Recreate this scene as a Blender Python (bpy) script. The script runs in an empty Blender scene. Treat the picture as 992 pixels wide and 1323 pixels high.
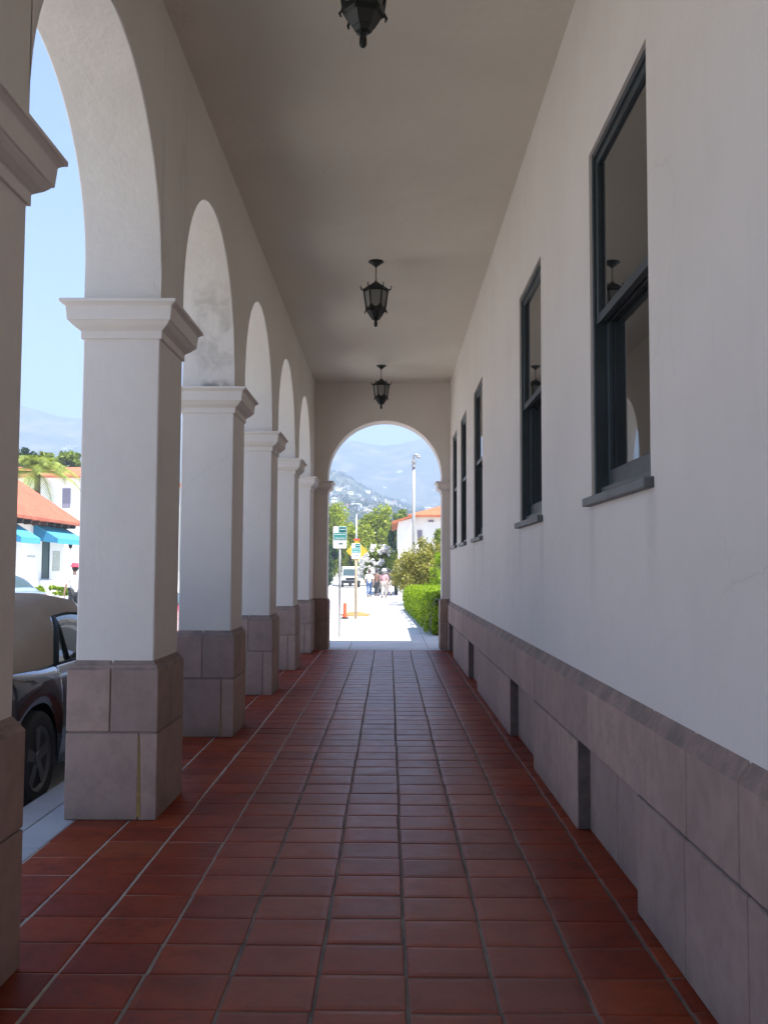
import bpy, bmesh, math, random
import numpy as np
from mathutils import Vector, Matrix
random.seed(7); rng = np.random.default_rng(7)
scene = bpy.context.scene
COL = scene.collection
R_ = math.radians
H_EYE = 1.5

# ------------------------------------------------------------------ camera
FPX, CXP, CYP = 1220.0, 496.0, 661.5          # focal length / centre for a 992 x 1323 picture
RIGHT = Vector((0.99997423, 0.00547585, 0.00464257))
UP = Vector((-0.00430673, -0.0598253, 0.99819957))
FWD = Vector((-0.00574373, 0.99819384, 0.05980017))
cam_d = bpy.data.cameras.new('camera'); cam = bpy.data.objects.new('camera', cam_d); COL.objects.link(cam)
cam.matrix_world = Matrix(((RIGHT.x, UP.x, -FWD.x, 0), (RIGHT.y, UP.y, -FWD.y, 0), (RIGHT.z, UP.z, -FWD.z, H_EYE), (0, 0, 0, 1)))
cam_d.sensor_width = 36; cam_d.lens = FPX / 1323 * 36; cam_d.clip_start = .05; cam_d.clip_end = 20000
scene.camera = cam

def at(px, py, Y):
    """world point on the ray through photo pixel (px,py) at distance Y along the walkway"""
    d = RIGHT * ((px - CXP) / FPX) - UP * ((py - CYP) / FPX) + FWD
    d = d * (Y / d.y)
    return Vector((d.x, Y, d.z + H_EYE))

def gz(y):                                        # the pavement falls very gently beyond the building
    if y < 25: return 0.0
    return -.3 * min(1.0, (y - 25) / 40.0)

# ------------------------------------------------------------------ object helpers
def link(o, parent=None):
    COL.objects.link(o)
    if parent is not None: o.parent = parent
    return o
def tag(o, label=None, cat=None, group=None, kind=None):
    if label: o['label'] = label
    if cat: o['category'] = cat
    if group: o['group'] = group
    if kind: o['kind'] = kind
    return o
def empty(name, loc=(0, 0, 0), rz=0, label=None, cat=None, group=None):
    o = bpy.data.objects.new(name, None); link(o)
    o.location = loc; o.rotation_euler = (0, 0, rz); o.empty_display_size = .2
    return tag(o, label, cat, group)
def copy_tree(o, parent=None):
    c = o.copy(); COL.objects.link(c)
    if parent is not None: c.parent = parent
    for ch in list(o.children): copy_tree(ch, c)
    return c

class MB:
    """collects primitives, links them as ONE mesh object"""
    def __init__(s): s.v = []; s.f = []; s.m = []; s.mi = 0
    def quad(s, a, b, c, d): s.face([a, b, c, d])
    def face(s, pts):
        n = len(s.v); s.v += [tuple(p) for p in pts]; s.f.append(list(range(n, n + len(pts)))); s.m.append(s.mi)
    def raw(s, vs, fs):
        n = len(s.v); s.v += [tuple(p) for p in vs]
        for f in fs: s.f.append([n + i for i in f]); s.m.append(s.mi)
    def box(s, x0, x1, y0, y1, z0, z1):
        s.raw([(x0,y0,z0),(x1,y0,z0),(x1,y1,z0),(x0,y1,z0),(x0,y0,z1),(x1,y0,z1),(x1,y1,z1),(x0,y1,z1)],
              [(0,3,2,1),(4,5,6,7),(0,1,5,4),(1,2,6,5),(2,3,7,6),(3,0,4,7)])
    def loops(s, rings, closed=True, caps=True):
        n = len(rings[0]); vs = [p for r in rings for p in r]; fs = []
        for i in range(len(rings) - 1):
            for j in range(n if closed else n - 1):
                k = (j + 1) % n
                fs.append((i*n+j, i*n+k, (i+1)*n+k, (i+1)*n+j))
        if caps:
            fs.append(tuple(reversed(range(n)))); fs.append(tuple((len(rings)-1)*n + j for j in range(n)))
        s.raw(vs, fs)
    def tube(s, pts, r, n=8):
        pts = [Vector(p) for p in pts]
        rs = r if isinstance(r, (list, tuple)) else [r] * len(pts)
        rings = []
        for i, p in enumerate(pts):
            t = (pts[min(i+1, len(pts)-1)] - pts[max(i-1, 0)])
            if t.length < 1e-9: t = Vector((0, 0, 1))
            t.normalize()
            a = Vector((0, 0, 1)) if abs(t.z) < .9 else Vector((1, 0, 0))
            u = t.cross(a).normalized(); w = t.cross(u)
            rings.append([p + (u*math.cos(2*math.pi*k/n) + w*math.sin(2*math.pi*k/n)) * rs[i] for k in range(n)])
        s.loops(rings)
    def lathe(s, prof, n=16, axis='z', o=(0, 0, 0), ph=0):
        rings = []
        for r, h in prof:
            ring = []
            for k in range(n):
                a = 2*math.pi*k/n + ph; c, d = r*math.cos(a), r*math.sin(a)
                p = (c, d, h) if axis == 'z' else ((h, c, d) if axis == 'x' else (c, h, d))
                ring.append((p[0]+o[0], p[1]+o[1], p[2]+o[2]))
            rings.append(ring)
        s.loops(rings)
    def prism(s, pts, dv):
        dv = Vector(dv); a = [Vector(p) for p in pts]; s.loops([a, [p + dv for p in a]])
    def build(s, name, mat, parent=None, smooth=False, bevel=0, seg=2, loc=None, fix=True):
        me = bpy.data.meshes.new(name); me.from_pydata(s.v, [], s.f)
        for m in (mat if isinstance(mat, (list, tuple)) else [mat]): me.materials.append(m)
        me.polygons.foreach_set('material_index', s.m)
        if fix:
            bm = bmesh.new(); bm.from_mesh(me); bmesh.ops.remove_doubles(bm, verts=bm.verts, dist=1e-5)
            bmesh.ops.recalc_face_normals(bm, faces=bm.faces); bm.to_mesh(me); bm.free()
        if smooth: me.polygons.foreach_set('use_smooth', [True] * len(me.polygons))
        me.update()
        o = bpy.data.objects.new(name, me); link(o, parent)
        if loc is not None: o.location = loc
        if bevel:
            b = o.modifiers.new('edge', 'BEVEL'); b.width = bevel; b.segments = seg; b.limit_method = 'ANGLE'; b.angle_limit = R_(35)
        return o

def smooth_angle(o, deg=40):
    me = o.data; me.polygons.foreach_set('use_smooth', [True] * len(me.polygons))
    bm = bmesh.new(); bm.from_mesh(me)
    for e in bm.edges:
        if len(e.link_faces) == 2 and e.calc_face_angle(0) > R_(deg): e.smooth = False
    bm.to_mesh(me); bm.free(); return o

def smooth_sharp(o, deg=40):
    bm = bmesh.new(); bm.from_mesh(o.data)
    for e in bm.edges: e.smooth = not (len(e.link_faces) != 2 or e.calc_face_angle(0) > R_(deg))
    bm.to_mesh(o.data); bm.free()

# ------------------------------------------------------------------ materials
class NT:
    def __init__(s, name):
        s.mat = bpy.data.materials.new(name); s.mat.use_nodes = True; s.t = s.mat.node_tree
        s.b = s.t.nodes['Principled BSDF']; s.out = s.t.nodes['Material Output']
    def n(s, typ, **kw):
        nd = s.t.nodes.new(typ)
        for k, v in kw.items():
            if k in nd.inputs: s.set(nd.inputs[k], v)
            else: setattr(nd, k, v)
        return nd
    def set(s, inp, v):
        if isinstance(v, bpy.types.NodeSocket): s.t.links.new(v, inp)
        elif isinstance(v, bpy.types.Node): s.t.links.new(v.outputs[0], inp)
        else: inp.default_value = v
    def P(s, **kw):
        for k, v in kw.items(): s.set(s.b.inputs[k.replace('_', ' ')], v)
    def pos(s): return s.n('ShaderNodeNewGeometry').outputs['Position']
    def noise(s, scale, detail=4, rough=.55, vec=None, dist=0):
        nd = s.n('ShaderNodeTexNoise'); nd.inputs['Scale'].default_value = scale
        nd.inputs['Detail'].default_value = detail; nd.inputs['Roughness'].default_value = rough; nd.inputs['Distortion'].default_value = dist
        s.set(nd.inputs['Vector'], vec if vec is not None else s.pos()); return nd.outputs['Fac']
    def ramp(s, fac, stops):
        nd = s.n('ShaderNodeValToRGB'); s.set(nd.inputs['Fac'], fac)
        e = nd.color_ramp.elements
        while len(e) < len(stops): e.new(.5)
        for i, (p, c) in enumerate(stops):
            e[i].position = p; e[i].color = (c[0], c[1], c[2], 1) if isinstance(c, (tuple, list)) else (c, c, c, 1)
        return nd.outputs['Color']
    def mix(s, fac, a, b, typ='MIX'):
        nd = s.n('ShaderNodeMix', data_type='RGBA', blend_type=typ)
        s.set(nd.inputs[0], fac)
        for i, v in ((6, a), (7, b)): s.set(nd.inputs[i], v if not isinstance(v, (tuple, list)) else (v[0], v[1], v[2], 1))
        return nd.outputs[2]
    def math(s, op, a, b=0.0, c=None):
        nd = s.n('ShaderNodeMath', operation=op); s.set(nd.inputs[0], a); s.set(nd.inputs[1], b)
        if c is not None: s.set(nd.inputs[2], c)
        return nd.outputs[0]
    def maprange(s, v, a, b, c=0.0, d=1.0, smooth=True):
        nd = s.n('ShaderNodeMapRange'); nd.interpolation_type = 'SMOOTHSTEP' if smooth else 'LINEAR'
        s.set(nd.inputs[0], v)
        for i, q in enumerate((a, b, c, d)): nd.inputs[i+1].default_value = q
        return nd.outputs[0]
    def sep(s, v):
        nd = s.n('ShaderNodeSeparateXYZ'); s.set(nd.inputs[0], v); return nd.outputs
    def bump(s, h, strength=.3, dist=.01, normal=None):
        nd = s.n('ShaderNodeBump'); nd.inputs['Strength'].default_value = strength; nd.inputs['Distance'].default_value = dist
        s.set(nd.inputs['Height'], h)
        if normal is not None: s.set(nd.inputs['Normal'], normal)
        return nd.outputs[0]

def plain(name, col, rough=.6, metal=0, spec=.5, var=.12, scale=8, bump=0, bscale=60, coat=0):
    t = NT(name)
    n = t.noise(scale, 5, .6)
    d = tuple(c * (1 - var) for c in col); l = tuple(min(1, c * (1 + var)) for c in col)
    t.P(Base_Color=t.ramp(n, [(.3, d), (.7, l)]), Roughness=rough, Metallic=metal, Specular_IOR_Level=spec)
    if coat: t.P(Coat_Weight=coat, Coat_Roughness=.04)
    if bump: t.P(Normal=t.bump(t.noise(bscale, 4), bump, .004))
    return t.mat

def stucco(name, col, stain=False, drips=()):
    t = NT(name); p = t.pos()
    big = t.noise(.9, 5, .6); mid = t.noise(5, 6, .65)
    c = t.ramp(big, [(.3, tuple(x*.95 for x in col)), (.7, tuple(min(1, x*1.04) for x in col))])
    c = t.mix(t.math('MULTIPLY', t.ramp(mid, [(.52, 0), (.75, 1)]), .10), c, tuple(x*.8 for x in col))
    # thin vertical run-off streaks
    sc = t.n('ShaderNodeVectorMath', operation='MULTIPLY'); t.set(sc.inputs[0], p); sc.inputs[1].default_value = (9, 9, .5)
    st = t.noise(1.0, 4, .6, vec=sc.outputs[0])
    c = t.mix(t.math('MULTIPLY', t.ramp(st, [(.55, 0), (.8, 1)]), .06), c, (.42, .38, .34))
    if stain:   # the mildew patch on the soffit of one arch, and small dark spots at its foot
        x, y, z = t.sep(p)
        m = t.math('MULTIPLY', t.math('MULTIPLY', t.maprange(x, -1.86, -1.72), t.maprange(x, -1.40, -1.47)),
                   t.math('MULTIPLY', t.math('MULTIPLY', t.maprange(z, 3.14, 3.4), t.maprange(z, 4.2, 3.85)),
                          t.math('MULTIPLY', t.math('GREATER_THAN', y, 7.9), t.math('LESS_THAN', y, 8.62))))
        b = t.ramp(t.noise(4.2, 7, .68, dist=.7), [(.44, 0), (.6, 1)])
        c = t.mix(t.math('MULTIPLY', t.math('MULTIPLY', m, b), .40), c, (.30, .27, .235))
        m2 = t.math('MULTIPLY', t.math('MULTIPLY', t.maprange(x, -1.75, -1.66), t.maprange(x, -1.41, -1.5)),
                    t.math('MULTIPLY', t.maprange(z, 3.24, 3.13), t.math('MULTIPLY', t.math('GREATER_THAN', y, 8.4), t.math('LESS_THAN', y, 8.62))))
        c = t.mix(t.math('MULTIPLY', t.math('MULTIPLY', m2, t.ramp(t.noise(14, 5, .6), [(.35, 0), (.55, 1)])), .8), c, (.1, .09, .08))
    h1 = t.noise(150, 3, .6); h2 = t.noise(16, 5, .6)
    # hairline cracks in a few places
    wob = t.n('ShaderNodeTexNoise'); wob.inputs['Scale'].default_value = 2.3; wob.inputs['Detail'].default_value = 5; t.set(wob.inputs['Vector'], p)
    ad = t.n('ShaderNodeVectorMath', operation='MULTIPLY_ADD'); t.set(ad.inputs[0], wob.outputs['Color']); ad.inputs[1].default_value = (.5, .5, .5); t.set(ad.inputs[2], p)
    vo = t.n('ShaderNodeTexVoronoi', feature='DISTANCE_TO_EDGE'); vo.inputs['Scale'].default_value = .62; t.set(vo.inputs['Vector'], ad.outputs[0])
    ck = t.math('MULTIPLY', t.maprange(vo.outputs['Distance'], .0035, .0008), t.ramp(t.noise(.55, 2, .5), [(.54, 0), (.60, 1)]))
    c = t.mix(t.math('MULTIPLY', ck, .13), c, (.22, .19, .16))
    for (y0, y1) in drips:      # run-off under the ends of the sills
        yv, zv = t.sep(p)[1], t.sep(p)[2]
        for ye in (y0, y1):
            m = t.math('MULTIPLY', t.maprange(t.math('ABSOLUTE', t.math('SUBTRACT', yv, ye)), .13, .02), t.math('MULTIPLY', t.maprange(zv, 1.15, 1.8), t.math('LESS_THAN', zv, 1.87)))
            c = t.mix(t.math('MULTIPLY', t.math('MULTIPLY', m, t.noise(16, 4, .65)), .32), c, (.26, .235, .21))
    h3 = t.noise(3.2, 4, .55)
    nrm = t.bump(h1, .25, .004, t.bump(h2, .22, .012, t.bump(h3, .40, .03)))
    t.P(Base_Color=c, Roughness=.85, Specular_IOR_Level=.25, Normal=nrm)
    return t.mat

def stone(name, col):
    t = NT(name); p = t.pos()
    a = t.noise(1.6, 5, .6); b = t.noise(9, 6, .7)
    c = t.ramp(a, [(.28, tuple(x*.82 for x in col)), (.5, col), (.74, (col[0]*1.12, col[1]*1.1, col[2]*1.04))])
    c = t.mix(t.math('MULTIPLY', t.ramp(b, [(.44, 0), (.66, 1)]), .45), c, tuple(x*.62 for x in col))
    r = t.n('ShaderNodeNewGeometry').outputs['Random Per Island']
    c = t.mix(1.0, c, t.ramp(r, [(0, (.86, .86, .87)), (1, (1.08, 1.06, 1.04))]), 'MULTIPLY')
    sc = t.n('ShaderNodeVectorMath', operation='MULTIPLY'); t.set(sc.inputs[0], p); sc.inputs[1].default_value = (7, 7, 1.2)
    c = t.mix(t.math('MULTIPLY', t.ramp(t.noise(1.0, 4, .6, vec=sc.outputs[0]), [(.52, 0), (.8, 1)]), .14), c, (.10, .085, .08))
    sp = t.ramp(t.noise(70, 2, .5), [(.72, 0), (.78, 1)])
    c = t.mix(t.math('MULTIPLY', sp, .25), c, (.5, .48, .46))
    nz = t.sep(t.n('ShaderNodeNewGeometry').outputs['Normal'])[2]
    gr = t.math('MULTIPLY', t.maprange(nz, .15, .45), t.ramp(t.noise(6, 6, .72), [(.36, .25), (.62, 1)]))
    c = t.mix(t.math('MULTIPLY', gr, .62), c, (.095, .085, .078))
    z = t.sep(p)[2]
    c = t.mix(t.math('MULTIPLY', t.maprange(z, .16, .0), t.math('MULTIPLY', t.noise(7, 4, .6), .55)), c, (.085, .075, .07))
    nrm = t.bump(t.noise(120, 4, .65), .25, .004, t.bump(t.noise(20, 5, .6), .4, .008))
    t.P(Base_Color=c, Roughness=.82, Specular_IOR_Level=.3, Normal=nrm)
    return t.mat

def tile_mat():
    t = NT('quarry_tile'); p = t.pos()
    at_ = t.n('ShaderNodeAttribute', attribute_name='tint'); tint = at_.outputs['Fac']
    c = t.ramp(tint, [(0, (.185, .034, .017)), (.22, (.225, .037, .016)), (.5, (.255, .043, .016)), (.78, (.285, .052, .018)), (.92, (.30, .066, .023)), (1, (.20, .047, .026))])
    c = t.mix(t.math('MULTIPLY', t.ramp(t.noise(3.2, 6, .7), [(.42, 0), (.72, 1)]), .6), c, (.095, .020, .014))
    c = t.mix(t.math('MULTIPLY', t.ramp(t.noise(26, 5, .7), [(.5, 0), (.8, 1)]), .35), c, (.29, .070, .032))
    c = t.mix(t.math('MULTIPLY', t.ramp(t.noise(11, 6, .7), [(.5, 0), (.72, 1)]), .5), c, (.07, .022, .016))
    c = t.mix(t.math('MULTIPLY', t.ramp(t.noise(1.1, 4, .6), [(.48, 0), (.7, 1)]), .35), c, (.10, .03, .02))
    x = t.sep(p)[0]
    wear = t.math('MULTIPLY', t.maprange(x, -1.15, -.35), t.maprange(x, .95, .55))          # polished by feet along the middle
    c = t.mix(t.math('MULTIPLY', wear, .25), c, (.23, .10, .085))
    ro = t.math('ADD', t.math('MULTIPLY', t.noise(6, 5, .65), .28), t.math('MULTIPLY', wear, -.14))
    nrm = t.bump(t.noise(90, 3, .6), .10, .003, t.bump(t.noise(7, 4, .55), .22, .010))
    t.P(Base_Color=c, Roughness=t.math('ADD', ro, .38), Specular_IOR_Level=t.math('ADD', .08, t.math('MULTIPLY', wear, .18)), Normal=nrm)
    return t.mat

def concrete(name, col, joints=None):
    t = NT(name); p = t.pos()
    c = t.ramp(t.noise(1.1, 6, .65), [(.3, tuple(x*.86 for x in col)), (.7, tuple(x*1.07 for x in col))])
    c = t.mix(t.math('MULTIPLY', t.ramp(t.noise(14, 5, .7), [(.5, 0), (.75, 1)]), .25), c, tuple(x*.6 for x in col))
    h = t.noise(120, 4, .6)
    t.P(Base_Color=c, Roughness=.85, Specular_IOR_Level=.25, Normal=t.bump(h, .25, .004))
    return t.mat

def foliage(name, dark, light, rough=.5, transl=.35, scale=1.2):
    t = NT(name)
    r = t.n('ShaderNodeNewGeometry').outputs['Random Per Island']
    n = t.noise(scale, 3, .6)
    f = t.math('ADD', t.math('MULTIPLY', r, .55), t.math('MULTIPLY', n, .6))
    c = t.ramp(f, [(.2, dark), (.85, light)])
    t.P(Base_Color=c, Roughness=rough, Specular_IOR_Level=.3)
    tr = t.n('ShaderNodeBsdfTranslucent'); t.set(tr.inputs['Color'], t.mix(1.0, c, (1.3, 1.35, .6), 'MULTIPLY'))
    ms = t.n('ShaderNodeMixShader'); ms.inputs[0].default_value = transl
    t.t.links.new(t.b.outputs[0], ms.inputs[1]); t.t.links.new(tr.outputs[0], ms.inputs[2]); t.t.links.new(ms.outputs[0], t.out.inputs['Surface'])
    return t.mat

def glass_mat(name, col=(.02, .025, .027), rough=.03, ior=1.6):
    t = NT(name); t.P(Base_Color=(*col, 1), Roughness=rough, IOR=ior)
    t.P(Normal=t.bump(t.noise(1.6, 2, .4), .03, .01))
    return t.mat

def rooftile(name, c0, c1):
    t = NT(name); p = t.pos()
    r = t.noise(3.0, 3, .6); b = t.noise(.6, 4, .6)
    c = t.ramp(t.math('ADD', t.math('MULTIPLY', r, .6), t.math('MULTIPLY', b, .4)), [(.3, c0), (.7, c1)])
    w = t.n('ShaderNodeTexWave', wave_type='BANDS', bands_direction='Y'); w.inputs['Scale'].default_value = 1.6; w.inputs['Distortion'].default_value = .3
    t.set(w.inputs['Vector'], p)
    t.P(Base_Color=c, Roughness=.8, Specular_IOR_Level=.2, Normal=t.bump(w.outputs['Fac'], .6, .06))
    return t.mat

M = {}
M['wall'] = stucco('cream_stucco', (.70, .642, .575))
M['arcade'] = stucco('cream_stucco_stained', (.69, .64, .57), True)
M['wallwin'] = stucco('cream_stucco_under_windows', (.70, .642, .575), False, ((4.09, 5.29), (7.02, 8.19), (11.50, 12.66)))
M['ceiling'] = stucco('ceiling_plaster', (.64, .585, .49))
M['stone'] = stone('pink_grey_cast_stone', (.385, .272, .222))
M['tile'] = tile_mat()
t = NT('tile_grout'); x_ = t.sep(t.pos())[0]
dm = t.math('MULTIPLY', t.maprange(x_, -1.25, -.55), t.ramp(t.noise(4, 4, .6), [(.3, .55), (.6, 1)]))
t.P(Base_Color=t.mix(dm, t.ramp(t.noise(20, 4, .6), [(.3, (.30, .26, .21)), (.7, (.42, .37, .30))]), (.115, .098, .080)), Roughness=.9, Specular_IOR_Level=.2); M['grout'] = t.mat
M['recess_dark'] = plain('dark_recess_stone', (.15, .12, .108), .9, scale=12, var=.3, bump=.3)
M['mortar'] = plain('dark_mortar', (.09, .075, .07), .9)
M['concrete'] = concrete('pale_concrete', (.68, .67, .65))
M['kerb'] = concrete('kerb_concrete', (.40, .40, .40))
M['asphalt'] = concrete('old_asphalt', (.56, .55, .53))
M['earth'] = plain('dry_ground', (.30, .27, .20), .9, scale=.05)
M['frame'] = plain('dark_green_paint', (.030, .042, .045), .45, var=.25, bump=.2)
M['sill'] = plain('grey_green_paint', (.11, .115, .115), .55, var=.2, bump=.2)
M['pane'] = glass_mat('window_glass', (.012, .014, .014), .02, 2.6)
M['lampmetal'] = plain('dark_bronze', (.012, .014, .011), .45, metal=.3, var=.3)
t = NT('frosted_lamp_glass'); t.P(Base_Color=(.42, .42, .39, 1), Roughness=.3, Transmission_Weight=.55, IOR=1.1); M['lampglass'] = t.mat
M['copper'] = plain('browned_rod', (.10, .07, .05), .5, metal=.4)
M['steel'] = plain('galvanised_steel', (.34, .35, .36), .5, metal=.6)
M['white'] = plain('white_paint', (.78, .78, .76), .5, var=.05)
M['polewhite'] = plain('pole_white_paint', (.34, .34, .33), .5, var=.06)
M['teal'] = plain('sign_teal', (.02, .30, .27), .5, var=.05)
M['navy'] = plain('sign_dark_teal', (.015, .10, .13), .5, var=.05)
M['yellow'] = plain('sign_yellow', (.60, .40, .03), .5, var=.06)
M['orange'] = plain('safety_orange', (.78, .10, .035), .5, var=.08)
M['black'] = plain('black_rubber', (.018, .018, .018), .75)
M['mulch'] = plain('orange_brown_mulch', (.42, .19, .07), .95, scale=30, var=.35, bump=.6)
M['tanwood'] = plain('tan_wood', (.36, .30, .21), .8, scale=20)
M['bark'] = plain('bark', (.13, .10, .07), .9, scale=14, var=.35, bump=.6)
M['shop'] = stucco('white_limewash', (.80, .79, .76))
M['roof'] = rooftile('terracotta_roof', (.36, .10, .06), (.47, .165, .10))
M['roof2'] = rooftile('orange_terracotta_roof', (.38, .115, .055), (.50, .19, .10))
M['awning'] = plain('turquoise_canvas', (.06, .33, .46), .8, var=.06)
M['awningshade'] = plain('shaded_canvas_side', (.03, .20, .36), .8, var=.06)  # side panels: their shade is put into a darker canvas colour
M['door'] = plain('dark_green_door', (.012, .05, .05), .5)
M['wooddark'] = plain('dark_rafters', (.07, .045, .03), .8)
M['plaque'] = plain('grey_green_plaque', (.42, .44, .38), .7, scale=12, var=.3)
M['shutter'] = plain('mauve_grey_shutter', (.20, .18, .23), .7)
M['carblack'] = plain('black_car_paint', (.006, .008, .012), .16, spec=.6, coat=1, var=.1)
M['carblue'] = plain('silver_blue_car_paint', (.40, .48, .58), .25, metal=.5, coat=1, var=.03)
M['carred'] = plain('red_car_paint', (.60, .02, .05), .25, coat=1, var=.03)
M['carwhite'] = plain('white_car_paint', (.8, .8, .79), .3, coat=1, var=.03)
M['softtop'] = plain('tan_canvas', (.285, .222, .155), .95, var=.10, scale=3, bump=.25, bscale=220)
M['carglass'] = glass_mat('car_glass', (.05, .08, .08), .02, 1.8)
M['alloy'] = plain('grey_alloy', (.13, .13, .13), .45, metal=.7)
M['redlens'] = plain('red_lens', (.35, .01, .01), .15)
M['clearlens'] = plain('clear_lens', (.7, .7, .7), .1)
M['skin'] = plain('skin', (.48, .29, .21), .6, var=.05)
M['shirtwhite'] = plain('white_cotton', (.78, .78, .78), .9, var=.05)
M['shirtpink'] = plain('pale_pink_cotton', (.50, .28, .29), .9, var=.05)
M['shirtdark'] = plain('dark_cotton', (.05, .045, .06), .9)
M['shirtbrown'] = plain('brown_cotton', (.20, .11, .08), .9)
M['jeans'] = plain('blue_denim', (.07, .12, .24), .9)
M['trouserspale'] = plain('pale_trousers', (.42, .38, .34), .9)
M['trousersdark'] = plain('dark_trousers', (.04, .045, .05), .9)
M['hairbrown'] = plain('brown_hair', (.06, .035, .02), .7)
M['hairdark'] = plain('dark_hair', (.015, .012, .01), .6)
M['hairgrey'] = plain('grey_hair', (.35, .33, .31), .7)
M['hatred'] = plain('red_cloth', (.62, .04, .08), .8)
M['hatwhite'] = plain('straw_hat', (.66, .63, .55), .85)
M['leafbright'] = foliage('bright_leaves', (.12, .17, .012), (.40, .45, .04))
M['leafmid'] = foliage('mid_leaves', (.07, .11, .012), (.25, .32, .035))
M['leafdark'] = foliage('dark_leaves', (.015, .035, .012), (.05, .10, .025))
M['leafhedge'] = foliage('hedge_leaves', (.06, .13, .005), (.30, .42, .012), scale=5)
M['leafolive'] = foliage('olive_reddish_leaves', (.12, .125, .025), (.40, .37, .10), scale=3)
M['leafpalm'] = foliage('palm_leaves', (.10, .145, .025), (.34, .39, .09), scale=2)
M['leaffar'] = foliage('far_leaves', (.03, .055, .016), (.09, .13, .035), scale=.05)
t = NT('white_petals'); t.P(Base_Color=(.80, .78, .74, 1), Roughness=.7); M['petal'] = t.mat

# ------------------------------------------------------------------ foliage helpers
def leaf_mesh(name, C, size, mat, parent=None, up=.25, aspect=.55, N=None):
    """one mesh of many leaf-shaped quads (a bent diamond each) centred on C (n,3)"""
    C = np.asarray(C, float); n = len(C)
    if N is None: N = rng.normal(size=(n, 3))
    N = N + np.array([0, 0, up]) * 2; N /= np.linalg.norm(N, axis=1)[:, None]
    A = rng.normal(size=(n, 3)); A -= (A * N).sum(1)[:, None] * N; A /= np.linalg.norm(A, axis=1)[:, None]
    B = np.cross(N, A); s = (size * rng.uniform(.6, 1.3, n))[:, None] if np.isscalar(size) else (np.asarray(size) * rng.uniform(.6, 1.3, n))[:, None]
    V = np.stack([C - A*s*.5, C + B*s*.5*aspect + N*s*.07, C + A*s*.5, C - B*s*.5*aspect + N*s*.07], 1).reshape(-1, 3)
    me = bpy.data.meshes.new(name); me.vertices.add(4*n); me.vertices.foreach_set('co', V.ravel())
    me.loops.add(4*n); me.loops.foreach_set('vertex_index', np.arange(4*n, dtype=np.int32))
    me.polygons.add(n); me.polygons.foreach_set('loop_start', np.arange(0, 4*n, 4, dtype=np.int32)); me.polygons.foreach_set('loop_total', np.full(n, 4, dtype=np.int32))
    me.update(calc_edges=True); me.materials.append(mat)
    return link(bpy.data.objects.new(name, me), parent)

def crown_points(centre, rad, nclump, per, spread=.28, shell=.55):
    centre = np.array(centre, float); rad = np.array(rad, float); out = []
    for i in range(nclump):
        d = rng.normal(size=3); d /= np.linalg.norm(d)
        r = shell + (1 - shell) * rng.random() ** .6
        c = centre + d * rad * r * rng.uniform(.8, 1.08)
        k = int(per * rng.uniform(.5, 1.5)); q = rng.normal(size=(k, 3)); q /= np.linalg.norm(q, axis=1)[:, None]
        q *= (rng.random(k) ** .45)[:, None] * rad * spread * rng.uniform(.6, 1.25)
        out.append(c + q)
    return np.concatenate(out)

def tree(name, base, height, rad, mat, label, cat='tree', group=None, nclump=40, per=90, leaf=.3, trunk_r=.18, low=.3, loc_mat=None):
    """tapered trunk with limbs and a crown of leaf clumps; object origin at the foot"""
    o = empty(name, base, 0, label, cat, group)
    b = MB(); zc = height - rad[2]
    top = Vector((.1, .05, zc + rad[2]*.4))
    b.tube([(0, 0, -.3), (.03, .02, height*.2), (.0, .05, zc), top], [trunk_r*1.3, trunk_r, trunk_r*.7, trunk_r*.2], 8)
    for k in range(7):
        a = k*2.4; h = max(height*low, zc - rad[2]*.6) + k*.12*rad[2]
        e = Vector((math.cos(a)*rad[0]*.7, math.sin(a)*rad[1]*.7, min(height*.92, h + rad[2]*.6)))
        b.tube([(0, 0, h*.9), e*.5 + Vector((0, 0, h*.48)), e], [trunk_r*.5, trunk_r*.3, trunk_r*.08], 6)
    b.build('trunk', M['bark'], o, smooth=True)
    leaf_mesh('crown', crown_points((0, 0, zc), rad, nclump, per), leaf, mat, o)
    return o

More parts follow.
